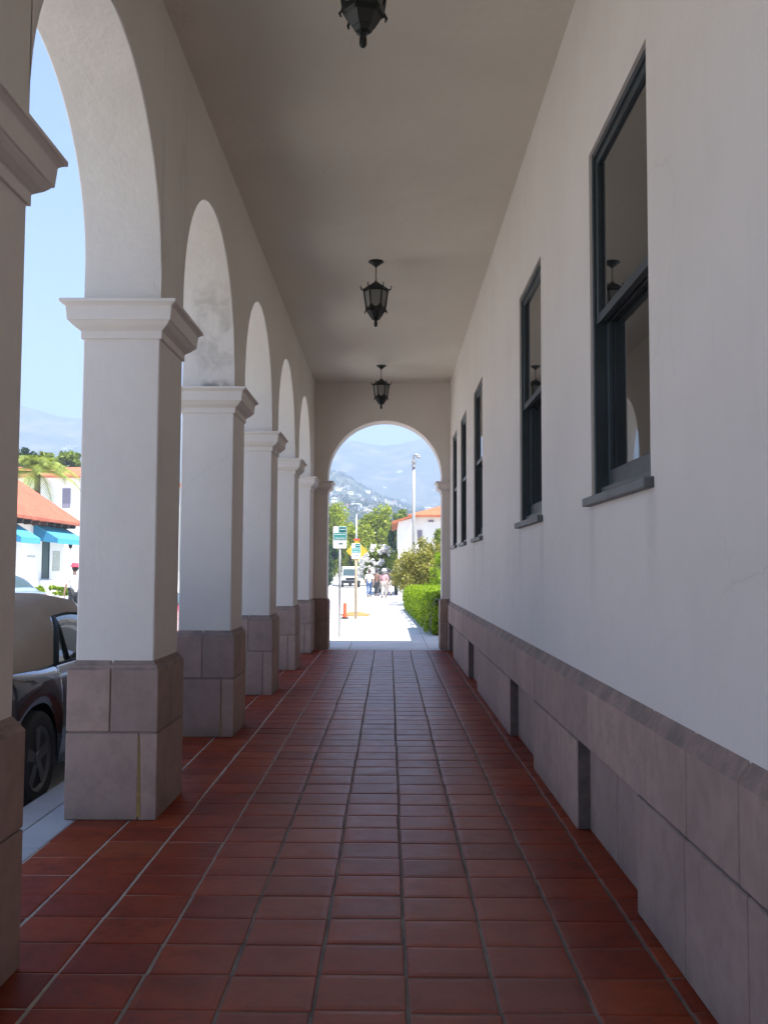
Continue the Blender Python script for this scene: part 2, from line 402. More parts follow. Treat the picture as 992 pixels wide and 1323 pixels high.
# ================================================================== SETTING
# --- tiled walkway (one sheet of individually laid tiles over grout)
TX0, TW, TY0, TD = -.254, .3213, 3.3005, .28225
b = MB(); tint = []
b.box(-1.862, 1.30, -14.2, 17.60, -.10, -.0065); b.m = [1]*len(b.f); b.mi = 0; tint += [0]*len(b.f)
for i in range(-5, 5):
    x0, x1 = TX0 + i*TW, TX0 + (i+1)*TW
    off = random.uniform(-.012, .012)
    if i == 4: x1 = 1.295
    yk = -62
    while True:
        y0 = TY0 + yk*TD + off; y1 = y0 + TD; yk += 1
        if y0 < -14.2: continue
        if y0 > 17.56: break
        y1 = min(y1, 17.598)
        if y1 - y0 < .04: continue
        gx, gy = .0047 + random.uniform(-.0015, .0015), .0028 + random.uniform(-.001, .0018)
        wv = lambda k, q: .0026*math.sin(q*1.7+k*2.3) + .0017*math.sin(q*4.1+k)
        sl = random.gauss(0, .0012)
        ax, bx, ay, by = x0+gx+wv(i, y0), x1-gx+(wv(i+1, y0) if i < 4 else 0), y0+gy, y1-gy
        tx, ty, dz = random.gauss(0, .0022), random.gauss(0, .0034), random.gauss(-.0007, .0007)
        def zz(x, y): return min(.0, dz) + tx*(x-(ax+bx)/2) + ty*(y-(ay+by)/2)
        j = [random.uniform(-.0024, .0024) for _ in range(8)]
        o_ = [(ax+j[0], ay+j[1]), (bx+j[2], ay+j[3]), (bx+j[4], by+j[5]), (ax+j[6], by+j[7])]
        e = .006; cx, cy = (ax+bx)/2, (ay+by)/2
        inn = [(x + (e if x < cx else -e), y + (e if y < cy else -e)) for x, y in o_]
        e2 = .03; in2 = [(x + (e2 if x < cx else -e2), y + (e2 if y < cy else -e2)) for x, y in o_]
        nf = len(b.f)
        b.loops([[(x, y, -.008) for x, y in o_], [(x, y, zz(x, y)-.0016) for x, y in inn], [(x, y, zz(x, y)) for x, y in in2]], caps=False)
        n = len(b.v); b.f.append([n-4, n-3, n-2, n-1]); b.m.append(0)
        tint += [random.random()] * (len(b.f) - nf)
floor = b.build('tile_walkway', [M['tile'], M['grout']], fix=False)
a_ = floor.data.attributes.new('tint', 'FLOAT', 'FACE'); a_.data.foreach_set('value', tint)
for p_ in floor.data.polygons: p_.use_smooth = False
tag(floor, kind='structure')

def strip(name, x0, x1, ys, dz, mat, thick=None):
    b = MB()
    for y0, y1 in zip(ys[:-1], ys[1:]):
        b.quad((x0, y0, gz(y0)+dz), (x1, y0, gz(y0)+dz), (x1, y1, gz(y1)+dz), (x0, y1, gz(y1)+dz))
        if thick:
            for x in (x0, x1): b.quad((x, y0, gz(y0)+dz), (x, y1, gz(y1)+dz), (x, y1, gz(y1)+dz-thick), (x, y0, gz(y0)+dz-thick))
    if thick: b.quad((x0, ys[0], gz(ys[0])+dz), (x1, ys[0], gz(ys[0])+dz), (x1, ys[0], gz(ys[0])+dz-thick), (x0, ys[0], gz(ys[0])+dz-thick))
    return tag(b.build(name, mat), kind='structure')

# kerb strip along the arcade in slabs with an open joint
b = MB(); y = -14.2
while y < 17.5:
    L = random.uniform(1.35, 1.65); y1 = min(y+L, 17.56)
    b.box(-2.074, -1.864, y+.004, y1-.004, -.2, -.004); b.box(-2.30, -2.090, y+.003, y1-.003, -.2, -.012); y = y1
tag(b.build('kerb', M['kerb'], bevel=.008), kind='structure')
# pavement beyond the walkway: slabs with narrow joints
b = MB(); ys = [17.604, 19.1, 20.6, 22.1, 23.6, 25] + [25 + 2.0*k for k in range(1, 21)] + [72, 85, 110, 150]
xs = [-2.3, -.75, .75, 2.4]
for y0, y1 in zip(ys[:-1], ys[1:]):
    for x0, x1 in zip(xs[:-1], xs[1:]):
        g = .005
        b.loops([[(x0+g, y0+g, gz(y0)+z), (x1-g, y0+g, gz(y0)+z), (x1-g, y1-g, gz(y1)+z), (x0+g, y1-g, gz(y1)+z)] for z in (-.15, -.006)])
tag(b.build('pavement', M['concrete'], bevel=.004, seg=1), kind='structure')
strip('street', -34, -2.31, [-60, 25, 45, 65, 200], -.15, M['asphalt'])
strip('far_pavement', -60, -15.2, [36, 45, 65, 130], -.02, M['concrete'], .14)
b = MB()     # one base sheet of ground out to the hills
gxs = [-4000, -60, -34, 0, 60, 4000]; gys = [-800, -60, 25, 65, 200, 900, 4200]
for x0, x1 in zip(gxs[:-1], gxs[1:]):
    for y0, y1 in zip(gys[:-1], gys[1:]):
        b.quad((x0, y0, gz(y0)-.22), (x1, y0, gz(y0)-.22), (x1, y1, gz(y1)-.22), (x0, y1, gz(y1)-.22))
tag(b.build('ground', M['earth']), kind='structure')

# --- hills: one height field whose crests stand 1.3 to 3.2 km away
def vnoise(x, y, seed, n=6):
    r = np.random.default_rng(seed); out = np.zeros_like(x); amp = 1.0; fr = 1.0
    for k in range(n):
        G = r.random((64, 64)); xs_, ys_ = (x*fr) % 64, (y*fr) % 64
        i, j = xs_.astype(int) % 64, ys_.astype(int) % 64; u, v = xs_-np.floor(xs_), ys_-np.floor(ys_)
        u, v = u*u*(3-2*u), v*v*(3-2*v); i1, j1 = (i+1) % 64, (j+1) % 64
        out += amp * ((G[i, j]*(1-u)+G[i1, j]*u)*(1-v) + (G[i, j1]*(1-u)+G[i1, j1]*u)*v - .5)
        amp *= .5; fr *= 2.03
    return out
xs_ = np.linspace(-3000, 2400, 280); ys_ = np.concatenate([np.linspace(420, 1200, 60), np.linspace(1215, 3600, 130)])
X, Y = np.meshgrid(xs_, ys_, indexing='ij')
u = X / Y
ridge = np.interp(u, [-1, -.45, -.40, -.372, -.343, -.33, -.2, -.10, -.05, -.037, -.02, -.002, .008, .03, .06, .3, .6],
                  [.13, .166, .169, .163, .155, .1545, .15, .14, .1305, .1315, .129, .1265, .128, .1345, .136, .13, .12])
sm = lambda a, lo, hi: (lambda q: q*q*(3-2*q))(np.clip((a-lo)/(hi-lo), 0, 1))
back = ridge * 3000 * sm(Y, 1350, 3000)
mid = np.interp(u, [-1, -.45, -.2, -.06, -.042, -.02, -.002, .03, .1, .6], [.10, .10, .10, .102, .094, .081, .072, .062, .06, .08]) * 1500 * sm(Y, 850, 1500) * (1 - .25*sm(Y, 1500, 2000))
fore = np.interp(u, [-1, -.4, -.1, -.06, -.03, 0, .03, .1, .6], [.055, .06, .072, .072, .066, .060, .054, .05, .05]) * 900 * sm(Y, 470, 900) * (1 - .15*sm(Y, 950, 1200))
Z = np.maximum(np.maximum(back, mid), fore)
gul = vnoise(X/260, Y/260, 3); gul2 = vnoise(X/70, Y/70, 5)
Z = Z + gul * 24 * sm(Y, 1300, 2500)*(1-.75*sm(Y, 2650, 3000)) + gul2 * 7 * sm(Y, 500, 900) + vnoise(X/90, Y/90, 8)*9*sm(Y, 2700, 3000)
Z = Z*sm(Y, 420, 520) - .6 * (1 - sm(Y, 420, 520))
nx, ny = X.shape
me = bpy.data.meshes.new('hills')
vs = np.stack([X, Y, Z], -1).reshape(-1, 3)
ii, jj = np.meshgrid(np.arange(nx-1), np.arange(ny-1), indexing='ij'); a0 = (ii*ny+jj).ravel()
me.from_pydata(vs.tolist(), [], np.stack([a0, a0+ny, a0+ny+1, a0+1], 1).tolist())
t = NT('hillside_scrub'); c = t.ramp(t.noise(.012, 8, .68), [(.35, (.035, .055, .022)), (.52, (.085, .10, .045)), (.66, (.20, .18, .10))])
t.P(Base_Color=c, Roughness=.95, Specular_IOR_Level=.1); me.materials.append(t.mat)
me.polygons.foreach_set('use_smooth', [True]*len(me.polygons)); me.update()
hills = link(bpy.data.objects.new('hills', me)); tag(hills, kind='structure')
def hz(x, y):
    i = np.clip(np.searchsorted(xs_, x)-1, 0, nx-2); j = np.clip(np.searchsorted(ys_, y)-1, 0, ny-2)
    fx = (x-xs_[i])/(xs_[i+1]-xs_[i]); fy = (y-ys_[j])/(ys_[j+1]-ys_[j])
    return (Z[i, j]*(1-fx)+Z[i+1, j]*fx)*(1-fy)+(Z[i, j+1]*(1-fx)+Z[i+1, j+1]*fx)*fy

# trees over the hillside and town read as one mass
pts = []
for (ya, yb, n) in ((430, 950, 1300), (900, 1600, 1300)):
    for k in range(n):
        y = rng.uniform(ya, yb); x = y * (rng.uniform(-.08, .06) if rng.random() < .6 else rng.uniform(-.42, -.30))
        s = rng.uniform(3.0, 7.0); q = rng.normal(size=(26, 3)); q /= np.linalg.norm(q, axis=1)[:, None]
        pts.append(np.array([x, y, float(hz(x, y)) + s*.5]) + q*np.array([s*.6, s*.6, s*.7])*(rng.random(26)**.4)[:, None])
o = leaf_mesh('hillside_trees', np.concatenate(pts), 2.0, M['leaffar']); tag(o, 'dark green trees scattered over the hazy hillside beyond the town', 'trees', None, 'stuff')

# houses on the hillside, tiny in the picture: three kinds, copied
def hill_house(w, d, h, roofmat, flat):
    b = MB(); b.box(-w/2, w/2, -d/2, d/2, -3, h); b.mi = 1
    if flat: b.box(-w/2-.3, w/2+.3, -d/2-.3, d/2+.3, h, h+.4)
    else:
        e = .6; b.loops([[(-w/2-e, -d/2-e, h), (w/2+e, -d/2-e, h), (w/2+e, d/2+e, h), (-w/2-e, d/2+e, h)], [(-w/2+d*.35, -.1, h+d*.24), (w/2-d*.35, -.1, h+d*.24), (w/2-d*.35, .1, h+d*.24), (-w/2+d*.35, .1, h+d*.24)]])
    b.mi = 2
    k = -w/2+1.5
    while k < w/2-1.5: b.box(k, k+1.4, -d/2-.05, -d/2+.1, h-2.6, h-1.0); k += 3.4
    return b.build('hillside_house', [M['shop'], roofmat, M['shutter']])
kinds = [(hill_house(13, 9, 4.5, M['roof2'], False), 'tiny white house with an orange roof on the hazy hillside'),
         (hill_house(17, 9, 5.5, M['shop'], True), 'tiny flat roofed white house on the hazy hillside'),
         (hill_house(22, 10, 7.0, M['plaque'], False), 'tiny long white house with a grey roof on the hazy hillside')]
used = [False]*3
hp = [(426,638),(431,641),(436,634),(441,632),(447,631),(452,639),(446,645),(455,650),(463,642),(468,647),(474,637),(481,646),(489,640),(494,648),(502,652),(509,651),(513,655),(521,648),(486,655),(478,656),(459,657),(449,656),(443,658),(434,650),(530,662),(543,655),(553,660),(562,652),(497,631),(516,611),(558,634),(466,661),(472,664),(437,645),(520,660)]
for k, (px, py) in enumerate(hp + [(88, 578), (93, 580), (97, 577), (84, 581)]):
    # walk the ray until it meets the hillside
    hit = None
    for Yd in np.arange(480, 2900, 6):
        p = at(px, py, float(Yd))
        if p.z <= float(hz(p.x, p.y)): hit = p; break
    if hit is None: continue
    q = k % 3; src, lab = kinds[q]
    h = src if not used[q] else src.copy()
    if used[q]: COL.objects.link(h)
    used[q] = True
    h.location = (hit.x, hit.y, float(hz(hit.x, hit.y))); h.rotation_euler = (0, 0, random.uniform(-.5, .5))
    s_ = random.uniform(.34, .60) * (1.0 if hit.y < 1300 else 1.15); h.scale = (s_, s_, s_)
    tag(h, lab, 'house', 'houses scattered over the far hillside')

# ================================================================== THE ARCADE BUILDING
XW, XO = -1.416, -1.89          # inner / outer face of the arcade wall
P0, BAY, PD = 2.966, 2.774, .627
XR, XRW = 1.091, 1.133          # stone dado face / plaster wall face
ZC, ZT = 5.006, 6.3             # ceiling, roof edge
NB = range(-5, 6)
bld = empty('arcade_building', (0, 0, 0), 0, 'long cream stucco building with an arched walkway, stone base and tall dark windows', 'building')

# arcade wall with the row of stilted round arches
b = MB(); SPR, ZA = 3.131, 3.305; RAD = (BAY-PD)/2
ystart, yend = -14.2, 17.70
prev = ystart
outline = []                    # list of (y, z) along the underside
for n in NB:
    y0 = P0 + n*BAY; y1 = y0 + PD if n < 5 else yend
    outline += [(y0, SPR), (y1, SPR)]
    if n < 5:
        yc = y1 + RAD
        outline.append((y1, ZA))
        for k in range(1, 32):
            a = math.pi*(1-k/32); outline.append((yc + RAD*math.cos(a), ZA + RAD*math.sin(a)))
        outline.append((yc+RAD, ZA))
for (ya, za), (yb, zb) in zip(outline[:-1], outline[1:]):
    b.quad((XW, ya, za), (XW, yb, zb), (XO, yb, zb), (XO, ya, za)) if not (za == SPR and zb == SPR) else None
    if abs(ya-yb) > 1e-6:
        for x in (XW, XO): b.quad((x, ya, za), (x, yb, zb), (x, yb, ZT), (x, ya, ZT))
ya = outline[0][0]
b.quad((XW, ya, SPR), (XO, ya, SPR), (XO, ya, ZT), (XW, ya, ZT))
o = b.build('arcade_wall', M['arcade'], bld)
for p_ in o.data.polygons: p_.use_smooth = abs(p_.normal.x) < .5
for e_ in o.data.edges: pass
smooth_sharp(o)
bv = o.modifiers.new('edge', 'BEVEL'); bv.width = .011; bv.segments = 3; bv.limit_method = 'ANGLE'; bv.angle_limit = R_(60)

# piers: shaft > plinth, capital
def chamfer_block(b, x0, x1, y0, y1, z0, z1, z2, ex, c):
    """block whose top is bevelled inwards by c on the exposed sides ex=(x0,x1,y0,y1)"""
    b.loops([[(x0,y0,z0),(x1,y0,z0),(x1,y1,z0),(x0,y1,z0)], [(x0,y0,z1),(x1,y0,z1),(x1,y1,z1),(x0,y1,z1)],
             [(x0+c*ex[0],y0+c*ex[2],z2),(x1-c*ex[1],y0+c*ex[2],z2),(x1-c*ex[1],y1-c*ex[3],z2),(x0+c*ex[0],y1-c*ex[3],z2)]])
def plinth(b, x0, x1, y0, y1, split=(.48, .80), top=.945, ch=.062, c=.042):
    g = .003; zc_ = .515
    b.box(x0+.012, x1-.012, y0+.012, y1-.012, 0, top-.03)
    xm, ym = x0+(x1-x0)*split[0], y0+(y1-y0)*.52
    for (xa, xb, ea) in ((x0, xm-g, (1, 0)), (xm+g, x1, (0, 1))):
        for (ya, yb, eb) in ((y0, ym-g, (1, 0)), (ym+g, y1, (0, 1))):
            chamfer_block(b, xa, xb, ya, yb, zc_+g, top-ch, top, (*ea, *eb), c)
    xm, ym = x0+(x1-x0)*split[1], y0+(y1-y0)*.3
    for (xa, xb) in ((x0, xm-g), (xm+g, x1)):
        for (ya, yb) in ((y0, ym-g), (ym+g, y1)): b.box(xa, xb, ya, yb, .0, zc_-g)
CAP = [(-.02, -.226), (.013, -.226), (.013, -.176), (.022, -.172), (.05, -.152), (.068, -.132), (.070, -.126), (.080, -.124), (.088, -.04), (.108, -.024), (.118, -.022), (.118, 0), (-.02, 0)]
def capital(b, x0, x1, y0, y1, z=3.131):
    b.loops([[(x0-p, y0-p, z+h), (x1+p, y0-p, z+h), (x1+p, y1+p, z+h), (x0-p, y1+p, z+h)] for p, h in CAP])
pl = MB(); plinth(pl, XO-.038, XW+.038, -.038, PD+.038)
cp = MB(); capital(cp, XO, XW, 0, PD)
sh = MB(); sh.loops([[(x, y, z) for x, y in ((XO, 0), (XW, 0), (XW, PD), (XO, PD))] for z in (.5, 3.10)])
proto = None
for n in NB:
    if n < 5:
        if proto is None:
            pier = sh.build('pier', M['wall'], bld, bevel=.012, seg=3)
            pl.build('plinth', M['stone'], pier, bevel=.007); cp.build('capital', M['wall'], pier, bevel=.006); proto = pier
        else: pier = copy_tree(proto, bld)
        pier.location = (0, P0 + n*BAY, 0)
    else:
        y0 = P0 + n*BAY; d = 17.66 - y0
        s2 = MB(); s2.box(XO, XW, 0, d+.04, .5, 3.10); pier = s2.build('pier', M['wall'], bld, bevel=.008); pier.location = (0, y0, 0)
        p2 = MB(); plinth(p2, XO-.038, XW+.038, -.038, d-.02); p2.build('plinth', M['stone'], pier, bevel=.007)
        c2 = MB(); capital(c2, XO, XW, 0, d-.13); c2.build('capital', M['wall'], pier, bevel=.004)

# the ochre leak stain in the joint of the second pier belongs to its plinth
# end wall with one round arch
EY0, EY1 = 17.70, 18.16; EXL, EXR = -1.163, .985; EC = (EXL+EXR)/2; ER = (EXR-EXL)/2; ESP = 3.135; EZA = 3.215
b = MB(); ol = [(XO, ESP), (EXL, ESP), (EXL, EZA)] + [(EC - ER*math.cos(math.pi*k/40), EZA + ER*math.sin(math.pi*k/40)) for k in range(1, 40)] + [(EXR, EZA), (EXR, ESP), (4.0, ESP)]
for (xa, za), (xb, zb) in zip(ol[:-1], ol[1:]):
    if not (za == ESP and zb == ESP): b.quad((xa, EY0, za), (xb, EY0, zb), (xb, EY1, zb), (xa, EY1, za))
    if abs(xa-xb) > 1e-6:
        for y in (EY0, EY1): b.quad((xa, y, za), (xb, y, zb), (xb, y, ZT), (xa, y, ZT))
b.quad((XO, EY0, ESP), (XO, EY1, ESP), (XO, EY1, ZT), (XO, EY0, ZT))
ew = b.build('end_wall', M['wall'], bld)
for p_ in ew.data.polygons: p_.use_smooth = abs(p_.normal.y) < .5
smooth_sharp(ew)
for (xa, xb) in ((XO-.002, EXL), (EXR, 1.6)):
    s2 = MB(); s2.box(xa, xb, EY0, EY1, .5, 3.11); pier = s2.build('pier', M['wall'], bld, bevel=.008)
    p2 = MB(); plinth(p2, xa-.036, xb+.036, EY0-.036, EY1+.036, top=.949); p2.build('plinth', M['stone'], pier, bevel=.007)
    c2 = MB(); capital(c2, xa, xb, EY0, EY1, 3.136); c2.build('capital', M['wall'], pier, bevel=.004)

# ceiling, roof
b = MB(); b.box(XW-.02, XRW+.02, -14.2, EY0+.02, ZC, ZC+.18); b.build('ceiling', M['ceiling'], bld)
b = MB(); b.box(XO-.25, 14, -14.4, EY1+.12, ZT, ZT+.16); b.box(XRW+.40, 14, -14.2, EY1-.02, 5.9, 6.2); b.build('roof', M['roof'], bld)

# main wall with window openings
WIN = [(4.09, 5.29), (7.02, 8.19), (11.50, 12.66), (13.90, 15.00), (15.87, 16.92)]
WZ0, WZ1 = 1.905, 3.868; WT = .34
b = MB(); ys = [-14.2] + [v for w in WIN for v in w] + [EY0+.01]
def wallrect(y0, y1, z0, z1): b.quad((XRW, y0, z0), (XRW, y1, z0), (XRW, y1, z1), (XRW, y0, z1)); b.quad((XRW+WT, y0, z0), (XRW+WT, y1, z0), (XRW+WT, y1, z1), (XRW+WT, y0, z1))
zb = .895
for i in range(len(ys)-1):
    y0, y1 = ys[i], ys[i+1]
    wallrect(y0, y1, zb, WZ0); wallrect(y0, y1, WZ1, ZT)
    if i % 2 == 0: wallrect(y0, y1, WZ0, WZ1)
for (y0, y1) in WIN:
    for y in (y0, y1): b.quad((XRW, y, WZ0), (XRW+WT, y, WZ0), (XRW+WT, y, WZ1), (XRW, y, WZ1))
    for z in (WZ0, WZ1): b.quad((XRW, y0, z), (XRW+WT, y0, z), (XRW+WT, y1, z), (XRW, y1, z))
b.build('walkway_wall', M['wallwin'], bld)
# outer shell of the hall behind (seen only from outside)
b = MB(); b.box(13.6, 13.9, -14.2, EY1-.01, -.3, 6.28); b.quad((XRW, -14.2, 0), (13.6, -14.2, 0), (13.6, -14.2, 6.28), (XRW, -14.2, 6.28)); b.box(4.0, 13.6, EY0+.02, EY1-.015, -.3, 6.28); b.box(1.6, 4.0, EY0+.02, EY1-.015, -.3, 3.14)
b.build('hall_wall', M['wall'], bld)
b = MB(); b.box(2.15, 4.0, EY1+.004, 23.2, -.3, 4.7); b.build('unseen_shade_block', M['wall'], bld)  # unseen block added to cast shade over the hedge end and pavement
# dark room behind the windows
b = MB(); b.box(XRW+WT+.004, 5.0, 3, 17.4, .3, .5); b.box(5.0, 5.1, 3, 17.4, .5, 4.4); b.box(XRW+WT+.004, 5.0, 3, 17.4, 4.4, 4.5)
b.build('room_lining', M['shutter'], bld)

# windows: frame > sash (upper, lower) ; pane in each ; sill
for (y0, y1) in WIN:
    f = MB(); fx0, fx1 = XRW+.014, XRW+.20; fw = .036
    f.box(fx0, fx1, y0+.002, y0+fw, WZ0+.002, WZ1-.002); f.box(fx0, fx1, y1-fw, y1-.002, WZ0+.002, WZ1-.002)
    f.box(fx0+.002, fx1, y0+fw, y1-fw, WZ1-fw, WZ1-.002); f.box(fx0+.03, fx1, y0+fw, y1-fw, WZ0+.002, WZ0+.05)
    fr = f.build('window', M['frame'], bld, bevel=.004)
    zm = (WZ0+WZ1)/2 + .01
    for (z0, z1, x0) in ((zm-.02, WZ1-fw, fx0+.014), (WZ0+.05, zm+.035, fx0+.068)):
        s = MB(); a, c = y0+fw+.001, y1-fw-.001; st = .05; lo = .095 if z0 < 2.2 else .05
        s.box(x0, x0+.045, a, a+st, z0, z1); s.box(x0, x0+.045, c-st, c, z0, z1)
        s.box(x0+.002, x0+.043, a+st, c-st, z1-.048, z1); s.box(x0+.002, x0+.043, a+st, c-st, z0, z0+lo)
        so = s.build('sash', M['frame'], fr, bevel=.004)
        p = MB(); p.box(x0+.02, x0+.026, a+st-.01, c-st+.01, z0+lo-.01, z1-.04); p.build('pane', M['pane'], fr)
    s = MB(); s.loops([[(XRW-.045, y0-.05, WZ0-.052), (XRW-.045, y0-.05, WZ0-.006), (XRW+.10, y0-.05, WZ0+.004), (XRW+.10, y0-.05, WZ0-.052)], [(XRW-.045, y1+.05, WZ0-.052), (XRW-.045, y1+.05, WZ0-.006), (XRW+.10, y1+.05, WZ0+.004), (XRW+.10, y1+.05, WZ0-.052)]])
    s.build('sill', M['sill'], fr, bevel=.006)

# stone dado with recessed basement panels
REC = [(4.24, 5.56), (7.22, 8.62), (11.8, 13.1), (16.15, 17.35)]
b = MB(); zj = .515; g = .003; XB = 1.30
segs = []; y = -14.0
while y < EY0-.04:
    L = random.uniform(.50, .58) if y < 4 else random.uniform(.62, 1.25)
    y1 = y+L
    if EY0-.038-y1 < .3: y1 = EY0-.038
    segs.append((y, y1)); y = y1
for (y0, y1) in segs:
    ya, yb = y0+g*.8, y1-g*.8
    b.loops([[(XR, ya, zj+g), (XR, yb, zj+g), (XB, yb, zj+g), (XB, ya, zj+g)], [(XR, ya, .835), (XR, yb, .835), (XB, yb, .835), (XB, ya, .835)],
             [(XRW+.006, ya, .912), (XRW+.006, yb, .912), (XB, yb, .912), (XB, ya, .912)]])
def rows(y0, y1):
    y = y0
    while y < y1-.01:
        L = random.uniform(.5, .62) if y < 4 else random.uniform(.6, 1.0)
        ye = y+L if y1-(y+L) > .25 else y1
        b.box(XR+.001, XB, y+g*.7, ye-g*.7, .0, zj-g); y = ye
edge = -14.0
for (r0, r1) in REC:
    rows(edge, r0); edge = r1
    dep = .075
    b.box(XR+dep, XB, r0+.001, (r0+r1)/2-g, 0, zj-g); b.box(XR+dep, XB, (r0+r1)/2+g, r1-.001, 0, zj-g)
rows(edge, EY0-.04)
b.build('stone_dado', M['stone'], bld, bevel=.008)
for (r0, r1) in REC:      # thin dark slab lining the far side of each recess
    v = MB(); v.box(XR+.006, XR+.075, r1-.016, r1-.002, .012, zj-.008); v.build('recess_slab', M['recess_dark'], bld)
b = MB(); b.box(XB-.05, XB+.2, -14.0, EY0-.04, 0.0, .885); b.build('dado_backing', M['mortar'], bld)

# ochre leak stains running down the joints (thin mineral crusts on two piers)
for n, w in ((1, .016), (2, .009)):
    yf = P0+n*BAY-.038-.0025; x = XO-.038 + (XW-XO+.076)*.80
    cr = MB(); cr.loops([[(x-.002, yf, .49), (x+.003, yf, .49), (x+w, yf, .02), (x-w*.35, yf, .02)], [(x-.002, yf+.004, .49), (x+.003, yf+.004, .49), (x+w, yf+.004, .02), (x-w*.35, yf+.004, .02)]])
    if n == 1: M['ochre'] = plain('ochre_mineral_crust', (.30, .19, .055), .9, scale=25, var=.35)
    o = cr.build('leak_stain', M['ochre'], bld)

# ================================================================== LANTERNS
def make_lantern():
    o = empty('hanging_lantern', (0, 0, 0))
    c = MB(); c.lathe([(.0, 0), (.085, 0), (.088, -.012), (.06, -.022), (.05, -.04), (.022, -.058), (.012, -.075), (0, -.075)], 20); smooth_angle(c.build('canopy', M['lampmetal'], o), 40)
    r = MB(); r.tube([(0, 0, -.07), (0, 0, -.215)], .006, 8)
    for k in range(2):           # loop at the foot of the rod
        pts = [(math.cos(a)*.014, 0, -.23 + math.sin(a)*.018) if k == 0 else (0, math.cos(a)*.012, -.25 + math.sin(a)*.016) for a in np.linspace(0, 2*math.pi, 13)]
        r.tube(pts, .0035, 6)
    r.build('rod', M['copper'], o, smooth=True)
    hexa = lambda rad, z, ph=0: [(rad*math.cos(math.pi/3*k+ph), rad*math.sin(math.pi/3*k+ph), z) for k in range(6)]
    rf = MB(); rf.loops([hexa(.158, -.362), hexa(.160, -.352), hexa(.095, -.305), hexa(.045, -.275), hexa(.02, -.255)])
    for k in range(6):           # small scrolled ears at the eave corners
        a = math.pi/3*k; ca, sa = math.cos(a), math.sin(a)
        rf.tube([(ca*.150, sa*.150, -.36), (ca*.168, sa*.168, -.345), (ca*.176, sa*.176, -.32), (ca*.170, sa*.170, -.302)], [.010, .009, .007, .003], 6)
    rf.build('cap', M['lampmetal'], o)
    RT, RB, ZT_, ZB_ = .138, .104, -.362, -.615
    bars = MB()
    for k in range(6):
        a = math.pi/3*k; ca, sa = math.cos(a), math.sin(a)
        bars.tube([(ca*RT, sa*RT, ZT_), (ca*RB, sa*RB, ZB_)], .010, 6)
        bars.tube([(ca*(RB+.004), sa*(RB+.004), ZB_+.012), (ca*(RB+.022), sa*(RB+.022), ZB_-.018), (ca*(RB+.014), sa*(RB+.014), ZB_-.04)], [.010, .008, .004], 6)
    bars.loops([hexa(RT+.006, ZT_-.026), hexa(RT+.008, ZT_)], caps=False); bars.loops([hexa(RT-.012, ZT_-.026), hexa(RT-.012, ZT_)], caps=False)
    # pointed arch tracery at the foot of each pane
    for k in range(6):
        p, q = Vector(hexa(RB+.002, ZB_)[k]), Vector(hexa(RB+.002, ZB_)[(k+1) % 6]); up = Vector((0, 0, 1))
        out = ((p+q)/2); out.z = 0; out.normalize()
        prof = [p, p+up*.075, p.lerp(q, .22)+up*.045, p.lerp(q, .5)+up*.028, p.lerp(q, .78)+up*.045, q+up*.075, q]
        bars.prism([v + out*.002 for v in prof], out*.007)
    bars.build('cage', M['lampmetal'], o)
    for k in range(6):
        g = MB(); a, c_, d, e = hexa(RT-.006, ZT_-.01)[k], hexa(RT-.006, ZT_-.01)[(k+1) % 6], hexa(RB-.004, ZB_+.01)[(k+1) % 6], hexa(RB-.004, ZB_+.01)[k]
        cen = (Vector(a)+Vector(d))/2; n_ = Vector((cen.x, cen.y, 0)).normalized()*-.003
        g.prism([Vector(a).lerp(Vector(c_), .06), Vector(a).lerp(Vector(c_), .94), Vector(e).lerp(Vector(d), .94), Vector(e).lerp(Vector(d), .06)], n_)
        g.build('pane', M['lampglass'], o)
    bo = MB(); bo.loops([hexa(RB+.012, ZB_+.012), hexa(RB+.014, ZB_-.008), hexa(.098, ZB_-.022), hexa(.075, ZB_-.062), hexa(.062, ZB_-.085), hexa(.056, ZB_-.088), hexa(.044, ZB_-.112), hexa(.016, ZB_-.122)])
    bo.build('base', M['lampmetal'], o)
    fi = MB(); z = ZB_-.118; fi.lathe([(.0, z+.01), (.018, z), (.017, z-.02), (.020, z-.03), (.020, z-.068), (.012, z-.082), (0, z-.084)], 12); smooth_angle(fi.build('finial', M['lampmetal'], o), 40)
    return o
LZ = .90 / .817
lan = make_lantern()
for i, (x, y, lab) in enumerate(((-.150, 4.83, 'nearest hanging lantern, cut off by the top edge of the picture'),
                                 (-.165, 10.61, 'dark six sided lantern hanging from the walkway ceiling, middle one of three'),
                                 (-.150, 16.16, 'smallest and farthest lantern, hanging just before the end arch'))):
    o = lan if i == 0 else copy_tree(lan)
    o.location = (x, y, ZC); o.rotation_euler = (0, 0, R_(0 if i else 12)); o.scale = (1, 1, .93)
    tag(o, lab, 'lantern', 'lanterns hanging along the walkway ceiling')

